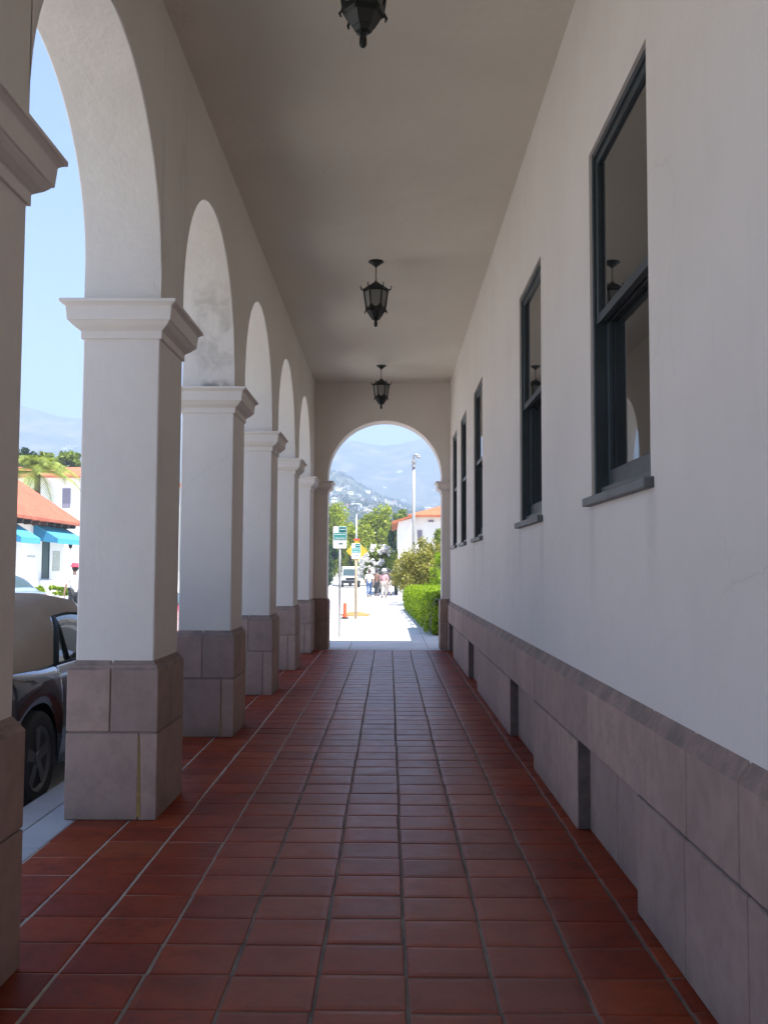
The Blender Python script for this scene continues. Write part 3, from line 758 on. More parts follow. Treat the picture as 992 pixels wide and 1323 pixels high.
# ================================================================== VEHICLES
def car(name, loc, rz, paint, label, L=4.3, W=1.76, H=1.38, belt=.92, wr=.31, wb=2.6, rear_oh=.92, cab=(.55, 3.15), slopes=(.7, .75), top='roof', topmat=None, nose=.70, tail=.82, cat='car', quarter=None, spokes=5, lean=0):
    root = empty(name, loc, rz, label, cat)
    wy = [rear_oh, rear_oh+wb]; ra = wr+.055; N = 64
    ysn = sorted(set([L*k/N for k in range(N+1)] + [w+ra*math.cos(a) for w in wy for a in np.linspace(0, math.pi, 17)]))
    def prof(y):
        t = y/L; e = abs(2*t-1)
        w = W/2*(1-.16*e**4); zl = .20
        bz = belt - .02*(t-.4) ; 
        fr = max(0, (t-.70)/.30); bz = bz + (nose-bz)*fr**1.6
        rr = max(0, (.14-t)/.14); bz = bz + (tail-bz)*rr**1.8
        for wc in wy:
            if abs(y-wc) < ra: zl = max(zl, wr + math.sqrt(max(0, ra*ra-(y-wc)**2)))
        zl = min(zl, bz-.08)
        for wc in wy:
            w += .022*math.exp(-((y-wc)/.42)**2)
        return w, zl, bz
    rings = []
    for y in ysn:
        w, zl, bz = prof(y); h = bz-zl
        yy = y
        half = [(w-.035, zl), (w-.004, zl+.25*h), (w, zl+.5*h), (w-.012, zl+.78*h), (w-.05, bz-.025), (w-.10, bz), (w*.62, bz+.035), (w*.3, bz+.05), (0, bz+.055)]
        pull = [0]*9
        ring = [(x, yy, z) for x, z in half] + [(-x, yy, z) for x, z in reversed(half[:-1])]
        rings.append(ring)
    b = MB(); b.loops(rings, closed=False, caps=True); bo = b.build('body', paint, root); smooth_angle(bo, 50)
    u_ = MB(); u_.box(-W/2+.22, W/2-.22, .12, L-.12, .16, .62); u_.build('underbody', M['black'], root)
    for ya_, yb_ in ((-.06, .16), (L-.16, L+.06)):
        bp = MB(); bp.box(-W/2+.16, W/2-.16, ya_, yb_, .27, .51); bp.build('bumper', paint, root, bevel=.05, seg=3)
    # greenhouse
    y0, y1 = cab; s0, s1 = slopes
    def roofz(y):
        if y < y0+s0: q = (y-y0)/s0; return belt + (H-belt)*math.sin(q*math.pi/2)**.85
        if y > y1-s1: q = (y1-y)/s1; return belt + (H-belt)*math.sin(q*math.pi/2)**.95
        q = (y-y0-s0)/(y1-y0-s0-s1); return H + .02*math.sin(q*math.pi)
    def gsec(y):
        w, zl, bz = prof(y); rz_ = max(roofz(y), bz+.03); f = (rz_-bz)/(H-belt)
        wb_, wt = w-.085, w-.085-.20*min(1, f)
        return [(wb_, bz-.02), (wb_*.55+wt*.45, bz+.5*(rz_-bz)), (wt, rz_-.15*min(1, f)), (wt*.86, rz_-.03*min(1, f)), (wt*.5, rz_+.012), (0, rz_+.02)]
    gy = [y0 + (y1-y0)*k/40 for k in range(41)]
    ql = quarter if quarter else y0+s0*.75
    top_b, win_l, win_r, ws, rw = MB(), MB(), MB(), MB(), MB()
    for ya, yb in zip(gy[:-1], gy[1:]):
        A, B = gsec(ya), gsec(yb); ymid = (ya+yb)/2
        for k in range(5):
            for sgn in (1, -1):
                sh = lambda y, k: y + lean*min(1, k/2)*(y1-y)/(y1-y0)*(lambda q: q*q*(3-2*q))(min(1, max(0, (y-y0)/1.3)))
                q = [(sgn*A[k][0], sh(ya, k), A[k][1]), (sgn*A[k+1][0], sh(ya, k+1), A[k+1][1]), (sgn*B[k+1][0], sh(yb, k+1), B[k+1][1]), (sgn*B[k][0], sh(yb, k), B[k][1])]
                if k < 2 and ql < ymid < y1-s1*.55: (win_r if sgn > 0 else win_l).quad(*q)
                elif k >= 2 and ymid > y1-s1*.80 and ymid < y1-.03: ws.quad(*q)
                elif k >= 2 and top == 'roof' and y0+.06 < ymid < y0+s0*.8: rw.quad(*q)
                elif k < 2 and ymid > y1-s1*.55: ws.quad(*q)
                else: top_b.quad(*q)
    tm = topmat or paint
    o = top_b.build(top, tm, root); smooth_angle(o, 45)
    for m_, nm in ((win_r, 'side_window'), (win_l, 'side_window'), (ws, 'windscreen'), (rw, 'rear_window')):
        if m_.f: smooth_angle(m_.build(nm, M['carglass'], root), 50)
    for sgn in (1, -1):       # dark seal round each side window, and the pillar between the panes
        pts = []
        gs = [y for y in gy if ql-.01 <= y <= y1-s1*.5]
        up_ = [Vector((sgn*(gsec(y)[2][0]+.006), sh(y, 2), gsec(y)[2][1])) for y in gs]; dn = [Vector((sgn*(gsec(y)[0][0]+.008), y, gsec(y)[0][1]+.015)) for y in gs]
        se = MB(); se.tube(up_, .010, 6); se.tube(dn, .009, 6); md = [Vector((sgn*(gsec(y)[1][0]+.008), sh(y, 1), gsec(y)[1][1])) for y in gs]
        se.tube([dn[0], md[0], up_[0]], .014, 6); se.tube([dn[-1], md[-1], up_[-1]], .018, 6)
        m_ = min(range(len(gs)), key=lambda i: abs(gs[i]-(ql+.34))); se.tube([dn[m_], md[max(0, m_-3)], up_[max(0, m_-6)]], .012, 6)
        se.build('window_seal', M['black'], root, smooth=True)
        mi = MB(); ym = y1-s1*.75; xw = prof(ym)[0]
        mi.lathe([(0, -.09), (.045, -.08), (.06, 0), (.05, .06), (0, .08)], 10, 'x', (sgn*(xw+.06), ym, belt+.08)); mi.build('mirror', paint, root, smooth=True)
        lt = MB(); lt.box(sgn*(W/2-.36)-.13, sgn*(W/2-.36)+.13, -.022, .10, tail-.20, tail-.05); lt.build('tail_light', M['redlens'], root, bevel=.02)
        hl = MB(); hl.box(sgn*(W/2-.38)-.15, sgn*(W/2-.38)+.15, L-.08, L+.015, nose-.17, nose-.04); hl.build('headlight', M['clearlens'], root, bevel=.02)
        dh = MB(); yd = ql+.25; xd = prof(yd)[0]; dh.box(min(sgn*(xd-.005), sgn*(xd+.02)), max(sgn*(xd-.005), sgn*(xd+.02)), yd, yd+.18, belt-.17, belt-.14); dh.build('door_handle', paint, root, bevel=.006)
        for w in wy:
            T = .20; xo = sgn*(W/2-.01); wh = empty('wheel', (0, w, wr)); wh.parent = root
            ty = MB(); k_ = sgn
            ty.lathe([(wr*.66, xo-k_*T), (wr*.92, xo-k_*T), (wr, xo-k_*T*.85), (wr, xo-k_*T*.15), (wr*.95, xo-k_*.008), (wr*.85, xo), (wr*.70, xo-k_*.006), (wr*.66, xo-k_*.03)], 36, 'x'); smooth_angle(ty.build('tyre', M['black'], wh), 40)
            ri = MB(); ri.lathe([(wr*.60, xo-k_*.12), (wr*.60, xo-k_*.03), (wr*.665, xo-k_*.012), (wr*.70, xo-k_*.012), (wr*.70, xo-k_*.12)], 36, 'x')
            for s_ in range(spokes):
                a = 2*math.pi*s_/spokes + .3
                d = Vector((0, math.cos(a), math.sin(a))); e = Vector((0, -math.sin(a), math.cos(a))); xx = Vector((xo-k_*.022, 0, 0)); dx = Vector((-k_*.03, 0, 0))
                ri.prism([xx + d*.03 + e*.030, xx + d*wr*.62 + e*.044, xx + d*wr*.62 - e*.044, xx + d*.03 - e*.030], dx)
            ri.lathe([(0, xo-k_*.012), (.045, xo-k_*.014), (.055, xo-k_*.03), (.055, xo-k_*.08), (0, xo-k_*.08)], 16, 'x')
            smooth_angle(ri.build('rim', M['alloy'], wh), 35)
            br = MB(); br.lathe([(0, xo-k_*.085), (wr*.58, xo-k_*.085), (wr*.58, xo-k_*.11), (0, xo-k_*.11)], 24, 'x'); br.build('brake_disc', M['black'], wh)
    # shut lines of the door
    return root
car('convertible_car', (-3.27, 5.70, -.15), 0, M['carblack'], 'black convertible with a closed tan canvas top, parked at the kerb beside the arcade', L=4.25, W=1.75, H=1.40, belt=.935, wr=.325, wb=2.5, rear_oh=.92,
    cab=(.30, 3.0), slopes=(.95, .75), top='soft_top', topmat=M['softtop'], quarter=1.34, lean=.85)
p = at(45, 775, 31)
car('parked_car', (p.x+.25, 30.2, gz(31)-.15), R_(72), M['carblue'], 'silver blue car parked across the street in front of the white shop', L=4.4, W=1.75, H=1.42, belt=.90, cab=(.35, 3.4), slopes=(.7, .8), tail=.86)
car('parked_car', (-5.38, 18.8, -.15), R_(1), M['carred'], 'red car partly hidden behind the second pier and the convertible', H=1.28, belt=.84)
# white pickup / van coming down the street
p = at(450, 752, 96)
def truck(loc):
    o = empty('parked_truck', loc, math.pi+.05, 'white truck with a dark bumper, far down the sunlit street beyond the signs', 'truck')
    b = MB(); b.loops([[(x, 0, z) for x, z in ((-.95, .55), (.95, .55), (.98, 1.05), (.88, 1.15), (-.88, 1.15), (-.98, 1.05))], [(x, 5.0, z) for x, z in ((-.95, .55), (.95, .55), (.98, 1.0), (.85, 1.12), (-.85, 1.12), (-.98, 1.0))]])
    b.box(-.92, .92, -.02, 2.5, 1.12, 2.15); b.build('body', M['carwhite'], o, bevel=.06)
    c = MB(); c.loops([[(x, 2.52, z) for x, z in ((-.9, 1.12), (.9, 1.12), (.8, 1.95), (-.8, 1.95))], [(x, 3.3, z) for x, z in ((-.9, 1.12), (.9, 1.12), (.8, 1.92), (-.8, 1.92))], [(x, 3.95, z) for x, z in ((-.9, 1.12), (.9, 1.12), (.86, 1.18), (-.86, 1.18))]]); c.build('cab', M['carwhite'], o, bevel=.03)
    w = MB(); w.quad((-.74, 3.36, 1.88), (.74, 3.36, 1.88), (.80, 3.96, 1.24), (-.80, 3.96, 1.24)); ws = w.build('windscreen', M['carglass'], o); sol = ws.modifiers.new('t', 'SOLIDIFY'); sol.thickness = .02; sol.offset = 1
    k = MB(); k.box(-.98, .98, 4.98, 5.14, .42, .72); k.build('bumper', M['black'], o, bevel=.03)
    g = MB(); g.box(-.5, .5, 4.98, 5.03, .76, 1.02); g.build('grille', M['black'], o)
    for sx in (-1, 1):
        h = MB(); h.box(sx*.72-.14, sx*.72+.14, 4.98, 5.04, .78, 1.0); h.build('headlight', M['clearlens'], o)
        for yy in (.95, 4.1):
            t_ = MB(); t_.lathe([(.2, -.11), (.36, -.11), (.38, 0), (.36, .11), (.2, .11)], 20, 'x', (sx*.84, yy, .38)); t_.build('wheel', M['black'], o)
        mr = MB(); mr.box(sx*1.12-.07, sx*1.12+.07, 3.3, 3.4, 1.25, 1.6); mr.build('mirror', M['black'], o)
    return o
truck((p.x, p.y+5, gz(96)-.15))
p = at(424, 736, 84)
car('parked_car', (p.x-1.0, 84, gz(84)-.15), R_(8), M['carwhite'], 'white car half hidden behind the left side of the end arch, far down the street', H=1.42)

# ================================================================== SIGNS, POLES, STREET FURNITURE
def parking_sign(x, y, zb, ztop, h, w, postmat, pr, label, bottomz):
    o = empty('parking_sign', (x, y, zb), 0, label, 'sign', 'green and white parking signs on the pavement')
    b = MB(); b.tube([(0, 0, -.2), (0, 0, ztop - zb - .02)], pr, 10); b.build('post', postmat, o, smooth=True)
    z1 = ztop-zb; z0 = z1-h; yf = -pr-.004
    pts = []
    r = .03
    for cx_, cz, a0 in ((w/2-r, z1-r, 0), (-w/2+r, z1-r, 90), (-w/2+r, z0+r, 180), (w/2-r, z0+r, 270)):
        for k in range(5): a = R_(a0+k*22.5); pts.append((cx_+r*math.cos(a), yf, cz+r*math.sin(a)))
    b = MB(); b.prism(pts, (0, .004, 0)); pnl = b.build('panel', M['white'], o)
    m = MB(); y_ = yf-.0025
    f = lambda a, c, d, e: m.box(-w/2+w*a, -w/2+w*c, y_, y_+.0015, z1-h*e, z1-h*d)
    f(.42, .96, .03, .27); f(.05, .96, .30, .44); f(.05, .96, .455, .62)        # green fields
    m.build('green_field', M['teal'], o)
    m = MB(); y_ = yf-.0045
    f(.50, .92, .07, .10); f(.48, .94, .19, .245); f(.40, .72, .755, .775); f(.46, .70, .785, .80); m.build('dark_lettering', M['navy'], o)
    m = MB(); f(.52, .90, .125, .155); f(.10, .90, .355, .385); f(.14, .86, .52, .545); f(.10, .9, .575, .59); m.build('white_lettering', M['white'], o)
    return o
p = at(438.3, 822, 20.9)
parking_sign(p.x, 20.9, 0, at(439, 680, 20.9).z, .49, .302, M['steel'], .024, 'nearer green and white parking sign on a thin grey post', 0)
p = at(459.5, 799, 28.6)
parking_sign(p.x, 28.6, gz(28.6), at(460, 702, 28.6).z, .47, .275, M['tanwood'], .045, 'farther green and white parking sign, in front of the yellow diamond sign', 0)
# yellow diamond warning sign behind it
p = at(461, 712, 36)
o = empty('warning_sign', (p.x, 36, gz(36)), 0, 'yellow diamond warning sign behind the farther parking sign', 'sign')
b = MB(); b.tube([(0, 0, -.2), (0, 0, p.z-gz(36)+.3)], .03, 8); b.build('post', M['steel'], o, smooth=True)
b = MB(); zc_ = p.z-gz(36); r = .41; b.prism([(r, -.04, zc_), (.03, -.04, zc_+r-.02), (-.03, -.04, zc_+r-.02), (-r, -.04, zc_), (-.03, -.04, zc_-r+.02), (.03, -.04, zc_-r+.02)], (0, .006, 0)); b.build('panel', M['yellow'], o)
b = MB(); b.box(-.12, .12, -.046, -.041, zc_+r-.08+.06, zc_+r+.06); b.build('orange_tab', M['orange'], o)
# orange delineator post
p = at(443.5, 797, 28)
o = empty('delineator_post', (p.x, 29.0, gz(29.0)), 0, 'short red orange delineator post on a black rubber base beside the sign post', 'bollard')
b = MB(); b.lathe([(0, .03), (.075, .03), (.07, .07), (.055, .12), (.052, .44), (.045, .47), (0, .48)], 14); smooth_angle(b.build('tube', M['orange'], o), 40)
b = MB(); b.lathe([(0, 0), (.13, 0), (.13, .03), (.08, .045), (0, .045)], 14); b.build('base', M['black'], o)
# mulch round the sign post
b = MB(); cx_, cy_ = at(459.5, 790, 31.5).x, 31.5
rings = []
for rr, hh in ((1.0, 0.0), (.8, .05), (.45, .10), (.1, .13)):
    rings.append([(cx_ + math.cos(a)*rr*(.52+.05*math.sin(5*a)), cy_ + math.sin(a)*rr*1.1, gz(cy_)+hh-.004) for a in np.linspace(0, 2*math.pi, 25)[:-1]])
b.loops(rings); tag(b.build('mulch_patch', M['mulch'], smooth=True), kind='structure')
# tall white camera pole
pb = at(534, 712, 49); pt = at(537, 588, 49)
o = empty('camera_pole', (pb.x, 49, gz(49)), 0, 'tall white pole carrying a surveillance camera in front of the tiled house', 'pole')
h = pt.z - gz(49)
b = MB(); b.tube([(0, 0, -.3), (0, 0, h*.5), (0, 0, h-.62)], [.105, .09, .075], 14); b.build('shaft', M['polewhite'], o, smooth=True)
b = MB(); b.lathe([(.09, h-.64), (.13, h-.63), (.13, h-.56), (.09, h-.55), (.09, h-.40), (.13, h-.39), (.13, h-.32), (.06, h-.30), (.06, h-.16)], 14); b.build('collar', M['polewhite'], o)
b = MB(); b.tube([(0, 0, h-.2), (.0, 0, h-.04), (.1, -.03, h+.02), (.3, -.08, h-.05)], [.055, .06, .075, .06], 10); b.lathe([(0, h-.20), (.10, h-.17), (.12, h-.07), (0, h-.05)], 12, 'z', (.24, -.06, 0)); b.build('camera_head', M['polewhite'], o, smooth=True)
# thin street lamp among the trees
pt = at(460.5, 664, 88)
o = empty('street_lamp', (pt.x, 88, gz(88)), 0, 'thin grey street lamp post standing before the large green trees', 'street lamp')
h = pt.z - gz(88)
b = MB(); b.tube([(0, 0, -.3), (0, 0, h)], [.11, .07], 10); b.build('post', M['steel'], o, smooth=True)
b = MB(); b.tube([(0, 0, h-.1), (.4, -.1, h+.25), (1.0, -.2, h+.3)], .045, 8); b.build('arm', M['steel'], o, smooth=True)
b = MB(); b.loops([[(x+1.2, y-.2, z+h) for x, y in ((-.32, -.13), (.32, -.10), (.32, .10), (-.32, .13))] for z in (.22, .36)]); b.build('lamp_head', M['steel'], o, bevel=.04)

# ================================================================== BUILDINGS ACROSS THE STREET
def hip_roof(b, x0, x1, y0, y1, z, rise, e=0.0, th=.14, fascia=True):
    w = min(x1-x0, y1-y0)/2
    if x1-x0 <= y1-y0: r = [(x0+w, y0+w), (x0+w, y1-w)]
    else: r = [(x0+w, y0+w), (x1-w, y0+w)]
    A = [(x0, y0), (x1, y0), (x1, y1), (x0, y1)]
    top = [(*r[0], z+rise), (*r[1], z+rise)]
    V = [(x, y, z-th) for x, y in A] + [(x, y, z) for x, y in A] + top
    F_ = [(3, 2, 1, 0), (0, 1, 5, 4), (1, 2, 6, 5), (2, 3, 7, 6), (3, 0, 4, 7)]
    F_ += [(4, 5, 8), (5, 6, 9, 8), (6, 7, 9), (7, 4, 8, 9)] if x1-x0 <= y1-y0 else [(4, 5, 9, 8), (5, 6, 9), (6, 7, 8, 9), (7, 4, 8)]
    b.raw(V, F_)
    return top
zg = gz(45)-.02
sh_ = empty('white_shop', (-17, 42, zg), 0, 'white shop with a terracotta hip roof, turquoise awnings and dark green doors', 'building')
o_ = lambda x, y, z: (x+17, y-42, z-zg)           # world -> local
b = MB(); b.box(-9, 0, -3, 7.4, 0, 3.75-zg); b.box(-9, -1.8, 7.4, 9.4, 0, 3.75-zg); b.build('wall', M['shop'], sh_)
b = MB(); hip_roof(b, -10.5, .8, -5.0, 8.1, 3.80-zg, 4.6); b.build('roof', M['roof'], sh_)
b = MB(); hip_roof(b, -9, -1.0, 7.0, 10.2, 3.3-zg, 1.2); b.build('porch_roof', M['roof'], sh_)
for k in range(9):
    y = -1.2 + k*1.0; r = MB(); r.prism([(0.002, y, 3.48-zg), (.70, y, 3.48-zg), (.74, y, 3.56-zg), (.70, y, 3.65-zg), (.002, y, 3.65-zg)], (0, .16, 0)); r.build('rafter', M['wooddark'], sh_)
def awning(y0, y1, zt, zb_, out):
    a = MB(); th = .03
    a.loops([[(.01, y0, zt), (.01, y1, zt), (.01, y1, zt-th), (.01, y0, zt-th)], [(out, y0, zb_), (out, y1, zb_), (out, y1, zb_-th), (out, y0, zb_-th)]])
    a.box(out-.02, out+.01, y0, y1, zb_-.26, zb_-.002)
    aw = a.build('awning', M['awning'], sh_)
    for y in (y0+.004, y1-.034):
        s = MB(); s.prism([(.012, y, zt-th), (out-.03, y, zb_-th), (out-.03, y, zb_-.24), (.012, y, zb_-.10)], (0, .03, 0)); s.build('awning_side', M['awningshade'], aw)
awning(-1.4, .85, 3.50-zg, 2.80-zg, 1.15)
awning(3.0, 7.3, 3.56-zg, 2.88-zg, 1.2)
def opening(y0, y1, z0, z1, mat, nm):
    d = MB(); d.box(-.06, .02, y0, y1, z0, z1); d.box(.02, .045, y0, y0+.08, z0, z1); d.box(.02, .045, y1-.08, y1, z0, z1); d.box(.02, .045, y0+.08, y1-.08, z1-.1, z1); return d.build(nm, mat, sh_)
yy = lambda px: 17/(-(at(px, 700, 1.0).x))-42
d = opening(yy(55), yy(64), at(55, 748, 45.5).z-zg, at(55, 691, 45.5).z-zg, M['door'], 'door')
opening(yy(4), yy(18), at(10, 728, 42).z-zg, at(10, 688, 42).z-zg, M['door'], 'window')
b = MB(); b.box(.004, .03, yy(69), yy(78), at(70, 738, 47).z-zg, at(70, 712, 47).z-zg); b.build('plaque', M['plaque'], sh_, bevel=.01)
b = MB(); b.box(.004, .02, yy(36), yy(46), at(40, 720, 45).z-zg, at(40, 718, 45).z-zg); b.build('name_plate', M['plaque'], sh_)
b = MB(); b.box(-1.82, -1.75, 7.9, 9.3, .2, 2.3); b.build('doorway', M['wooddark'], sh_)
for px, py, Yw in ((50.5, 693, 45), (85.5, 702, 49.3)):
    q = at(px, py, Yw); w = MB(); yl = yy(px)
    w.tube([(0, yl, q.z-zg+.3), (.22, yl, q.z-zg+.33), (.25, yl, q.z-zg+.2)], .025, 6); w.lathe([(.03, .24), (.16, .16), (.15, .14), (.10, -.2), (.04, -.28), (0, -.3)], 8, 'z', (.25, yl, q.z-zg)); w.build('wall_lantern', M['lampmetal'], sh_)
b = MB(); b.box(.01, 1.6, yy(52), yy(66), 0, at(58, 749.5, 45.5).z-zg-.01); b.box(.01, 1.2, yy(54), yy(64), 0, at(58, 749.5, 45.5).z-zg); b.build('step', M['concrete'], sh_)
# two storey building behind
p0, p1 = at(0, 617, 80), at(112, 617, 80)
o = empty('tiled_building', (p0.x-8, 80, gz(80)), 0, 'two storey white building with an orange tile roof behind the white shop', 'building')
zt = p0.z-gz(80); W_ = p1.x-p0.x+14
b = MB(); b.box(0, W_, 0, 9, 0, zt); b.build('wall', M['shop'], o)
b = MB(); hip_roof(b, -.6, W_+.6, -.6, 9.6, zt+.15, 1.25); b.build('roof', M['roof2'], o)
for k in range(6):
    x = W_-3.0-k*2.6; w = MB(); w.box(x+.2, x+.9, -.04, .05, zt-2.6, zt-.9); f_ = w.build('window', M['shutter'], o)
    w = MB(); w.box(x-.1, x+1.2, -.07, -.045, zt-2.72, zt-2.62); w.build('sill', M['shop'], f_)

# house with the orange roof, right of the end arch
def P(px, py, Y): return at(px, py, Y)
g65 = gz(65)
o = empty('tiled_house', (P(513, 700, 62).x, 62, g65), 0, 'white house with an orange tile roof behind the tall bush, right of the camera pole', 'house')
x1 = P(533, 700, 62).x-P(513, 700, 62).x; zt = P(533, 668, 62).z-g65; zl = P(512, 673, 62).z-g65
b = MB(); b.box(.08, x1, 0, 12, 0, zl-.06); b.raw([(.08, 0, zl-.06), (x1, 0, zl-.06), (x1, 0, zt-.06), (.08, 12, zl-.06), (x1, 12, zl-.06), (x1, 12, zt-.06)], [(0, 1, 2), (3, 5, 4), (0, 2, 5, 3), (1, 4, 5, 2)])
zr = P(550, 669, 64).z-g65; b.box(x1+.002, x1+7.0, 1.2, 12, 0, zr); b.build('wall', M['shop'], o)
b = MB(); b.loops([[(-.35, -.4, zl-.20), (x1+.05, -.4, zt), (x1+.05, -.4, zt+.14), (-.35, -.4, zl-.05)], [(-.35, 12.3, zl-.20), (x1+.05, 12.3, zt), (x1+.05, 12.3, zt+.14), (-.35, 12.3, zl-.05)]])
hip_roof(b, x1-.3, x1+8, .75, 12.5, zr+.14, 1.35); b.build('roof', M['roof2'], o)
for (pa, pb_, qa, qb) in ((539, 545, 685, 697), (553, 560, 672, 674.5), (563, 569, 684, 697)):
    xa, xb = P(pa, 700, 63.2).x-o.location.x, P(pb_, 700, 63.2).x-o.location.x
    w = MB(); w.box(xa, xb, 1.14, 1.25, P(pa, qb, 63.2).z-g65, P(pa, qa, 63.2).z-g65); w.build('window', M['shutter'], o)

# ================================================================== PLANTS
# clipped hedge: leaves over a dark twiggy core
def hedge():
    o = empty('clipped_hedge', (.9, 21.5, 0), 0, 'low clipped bright green hedge with flat sides along the sunlit pavement', 'hedge')
    x0, x1, L, h = lambda s: .0 - .28*s, lambda s: 1.9, 16.0, .90
    n = 26000; P_ = []; N_ = []
    for k in range(n):
        r = random.random()
        if r < .42: s = random.random(); q = (x0(s), s*L, random.uniform(.03, h)); nn = (-1, 0, .2)
        elif r < .80: s = random.random(); q = (random.uniform(x0(s), x1(s)), s*L, h); nn = (0, 0, 1)
        elif r < .92: q = (random.uniform(0, 1.9), 0, random.uniform(.03, h)); nn = (0, -1, .2)
        else: q = (random.uniform(-.3, 1.9), L, random.uniform(.03, h)); nn = (0, 1, .2)
        s = q[1]/L; rr = .25
        # round the long top edge and the front corner
        dx = q[0]-x0(s); dzv = h-q[2]; qx, qz, qy = q[0], q[2], q[1]
        if dx < rr and dzv < rr:
            a = math.atan2(rr-dzv, rr-dx); qx = x0(s)+rr-rr*math.cos(a); qz = h-rr+rr*math.sin(a); nn = (-math.cos(a), 0, math.sin(a))
        if qy < .25 and dx < .25:
            a = math.atan2(.25-qy, .25-dx); qx = max(qx, x0(s)+.25-.25*math.cos(a)) ; qy = .25-.25*math.sin(a); 
        wob = .035*math.sin(qy*3.1+qz*5)+.03*math.sin(qy*7.7+qx*4)
        jit = random.gauss(0, .022)+wob
        P_.append((qx+nn[0]*jit, qy+nn[1]*jit, gz(21.5+qy)+qz+nn[2]*jit)); N_.append(np.array(nn)+rng.normal(size=3)*.55)
    leaf_mesh('foliage', P_, .062, M['leafhedge'], o, up=.1, N=np.array(N_))
    b = MB(); b.loops([[(x0(s)+.10, s*L+(.1 if s == 0 else -.1), gz(21.5+s*L)+.02), (1.8, s*L+(.1 if s == 0 else -.1), gz(21.5+s*L)+.02), (1.8, s*L+(.1 if s == 0 else -.1), gz(21.5+s*L)+h-.10), (x0(s)+.16, s*L+(.1 if s == 0 else -.1), gz(21.5+s*L)+h-.10)] for s in (0, 1)])
    b.build('twigs', M['leafdark'], o)
hedge()
# tall loose bushes behind it
def bush(name, x, y, w, d, h, mat, label, n=45, per=110, leaf=.11, group=None):
    o = empty(name, (x, y, gz(y)), 0, label, 'bush', group)
    b = MB()
    for k in range(9):
        a = k*2.39; e = Vector((math.cos(a)*w*.33, math.sin(a)*d*.33, h*.75)); b.tube([(math.cos(a)*.12, math.sin(a)*.12, -.1), e*.5+Vector((0, 0, .1)), e], [.05, .03, .01], 5)
    b.build('stem', M['bark'], o, smooth=True)
    p = crown_points((0, 0, h*.52), (w/2, d/2, h*.48), n, per, .30, .45)
    p = p[p[:, 2] > .05]
    leaf_mesh('foliage', p, leaf, mat, o); return o
c = at(541, 726, 42)
bush('tall_bush', c.x+.32, 42.5, 2.75, 2.6, at(541, 700, 42).z-gz(42), M['leafolive'], 'tall olive and russet bush rising behind the clipped hedge', 95, 200, .12)
c = at(562, 730, 40)
bush('tall_bush', c.x+.25, 39.8, 1.25, 2.0, at(562, 712, 40).z-gz(40), M['leafhedge'], 'fresh green bush at the end arch side of the olive bush', 40, 140, .10)
c = at(522, 742, 46)
bush('tall_bush', c.x+.35, 46.5, 1.7, 4.0, at(524, 722, 46).z-gz(46), M['leafolive'], 'darker olive bush at the pavement edge beside the walkers', 40, 130, .11)
c = at(566, 690, 56)
bush('young_shrub', c.x+.1, 56, 1.9, 1.2, at(560, 683, 56).z-gz(56), M['leafmid'], 'upright green shrub before the wall of the tiled house', 30, 120, .14)
# oleander with white flowers
c = at(489, 722, 72)
o = bush('flowering_bush', c.x, 72, 2.7, 2.4, at(489, 706, 72).z-gz(72), M['leafmid'], 'round bush thick with white flowers behind the walkers', 40, 110, .2)
p = crown_points((0, 0, (at(489, 706, 72).z-gz(72))*.58), (1.5, 1.35, (at(489, 706, 72).z-gz(72))*.45), 110, 44, .15, .95)
leaf_mesh('blossom', p, .17, M['petal'], o, aspect=.9)
# trees, one by one
def T(px, pyt, Y, wpx, hpx, mat, label, nclump=45, per=110, leaf=.4, grp='trees beyond the end arch', name='broadleaf_tree'):
    c = at(px, pyt, Y); k = Y/FPX; r = wpx*k/2; h = c.z-gz(Y)
    return tree(name, (c.x, Y, gz(Y)), h, (r, r, min(hpx*k/2, h*.47)), mat, label, 'tree', grp, nclump, per, leaf, max(.1, r*.09))
T(424, 652, 112, 74, 100, M['leafbright'], 'large green tree at the left edge of the end arch', 80, 170, .38)
T(453, 676, 104, 40, 66, M['leafbright'], 'yellow green tree behind the nearer parking sign', 55, 150, .34)
T(487, 660, 108, 64, 96, M['leafbright'], 'tall yellow green tree in the middle of the end arch view', 110, 190, .38)
T(511, 676, 92, 20, 60, M['leafdark'], 'narrow dark green tree against the white house', 35, 130, .3)
T(520, 660, 130, 40, 36, M['leafmid'], 'distant green tree showing above the tiled house roof', 30, 90, .45)
T(410, 694, 96, 62, 60, M['leafdark'], 'dark shady tree low beside the left pier of the end arch', 45, 130, .36)
c = at(514, 706, 60)
bush('green_bush', c.x, 66, 1.6, 1.8, at(514, 702, 66).z-gz(66), M['leafmid'], 'small green bush below the white house beside the flowering bush', 25, 100, .16)
T(28, 579, 98, 52, 46, M['leafdark'], 'round dark tree above the tile roofs, left of the palm', 40, 120, .42, 'trees above the tile roofs')
T(96, 583, 102, 38, 40, M['leafmid'], 'green tree above the tile roofs, right of the palm', 40, 120, .42, 'trees above the tile roofs')
T(68, 588, 110, 34, 40, M['leafmid'], 'hazy tree between the palm and the roofs', 30, 100, .45, 'trees above the tile roofs')
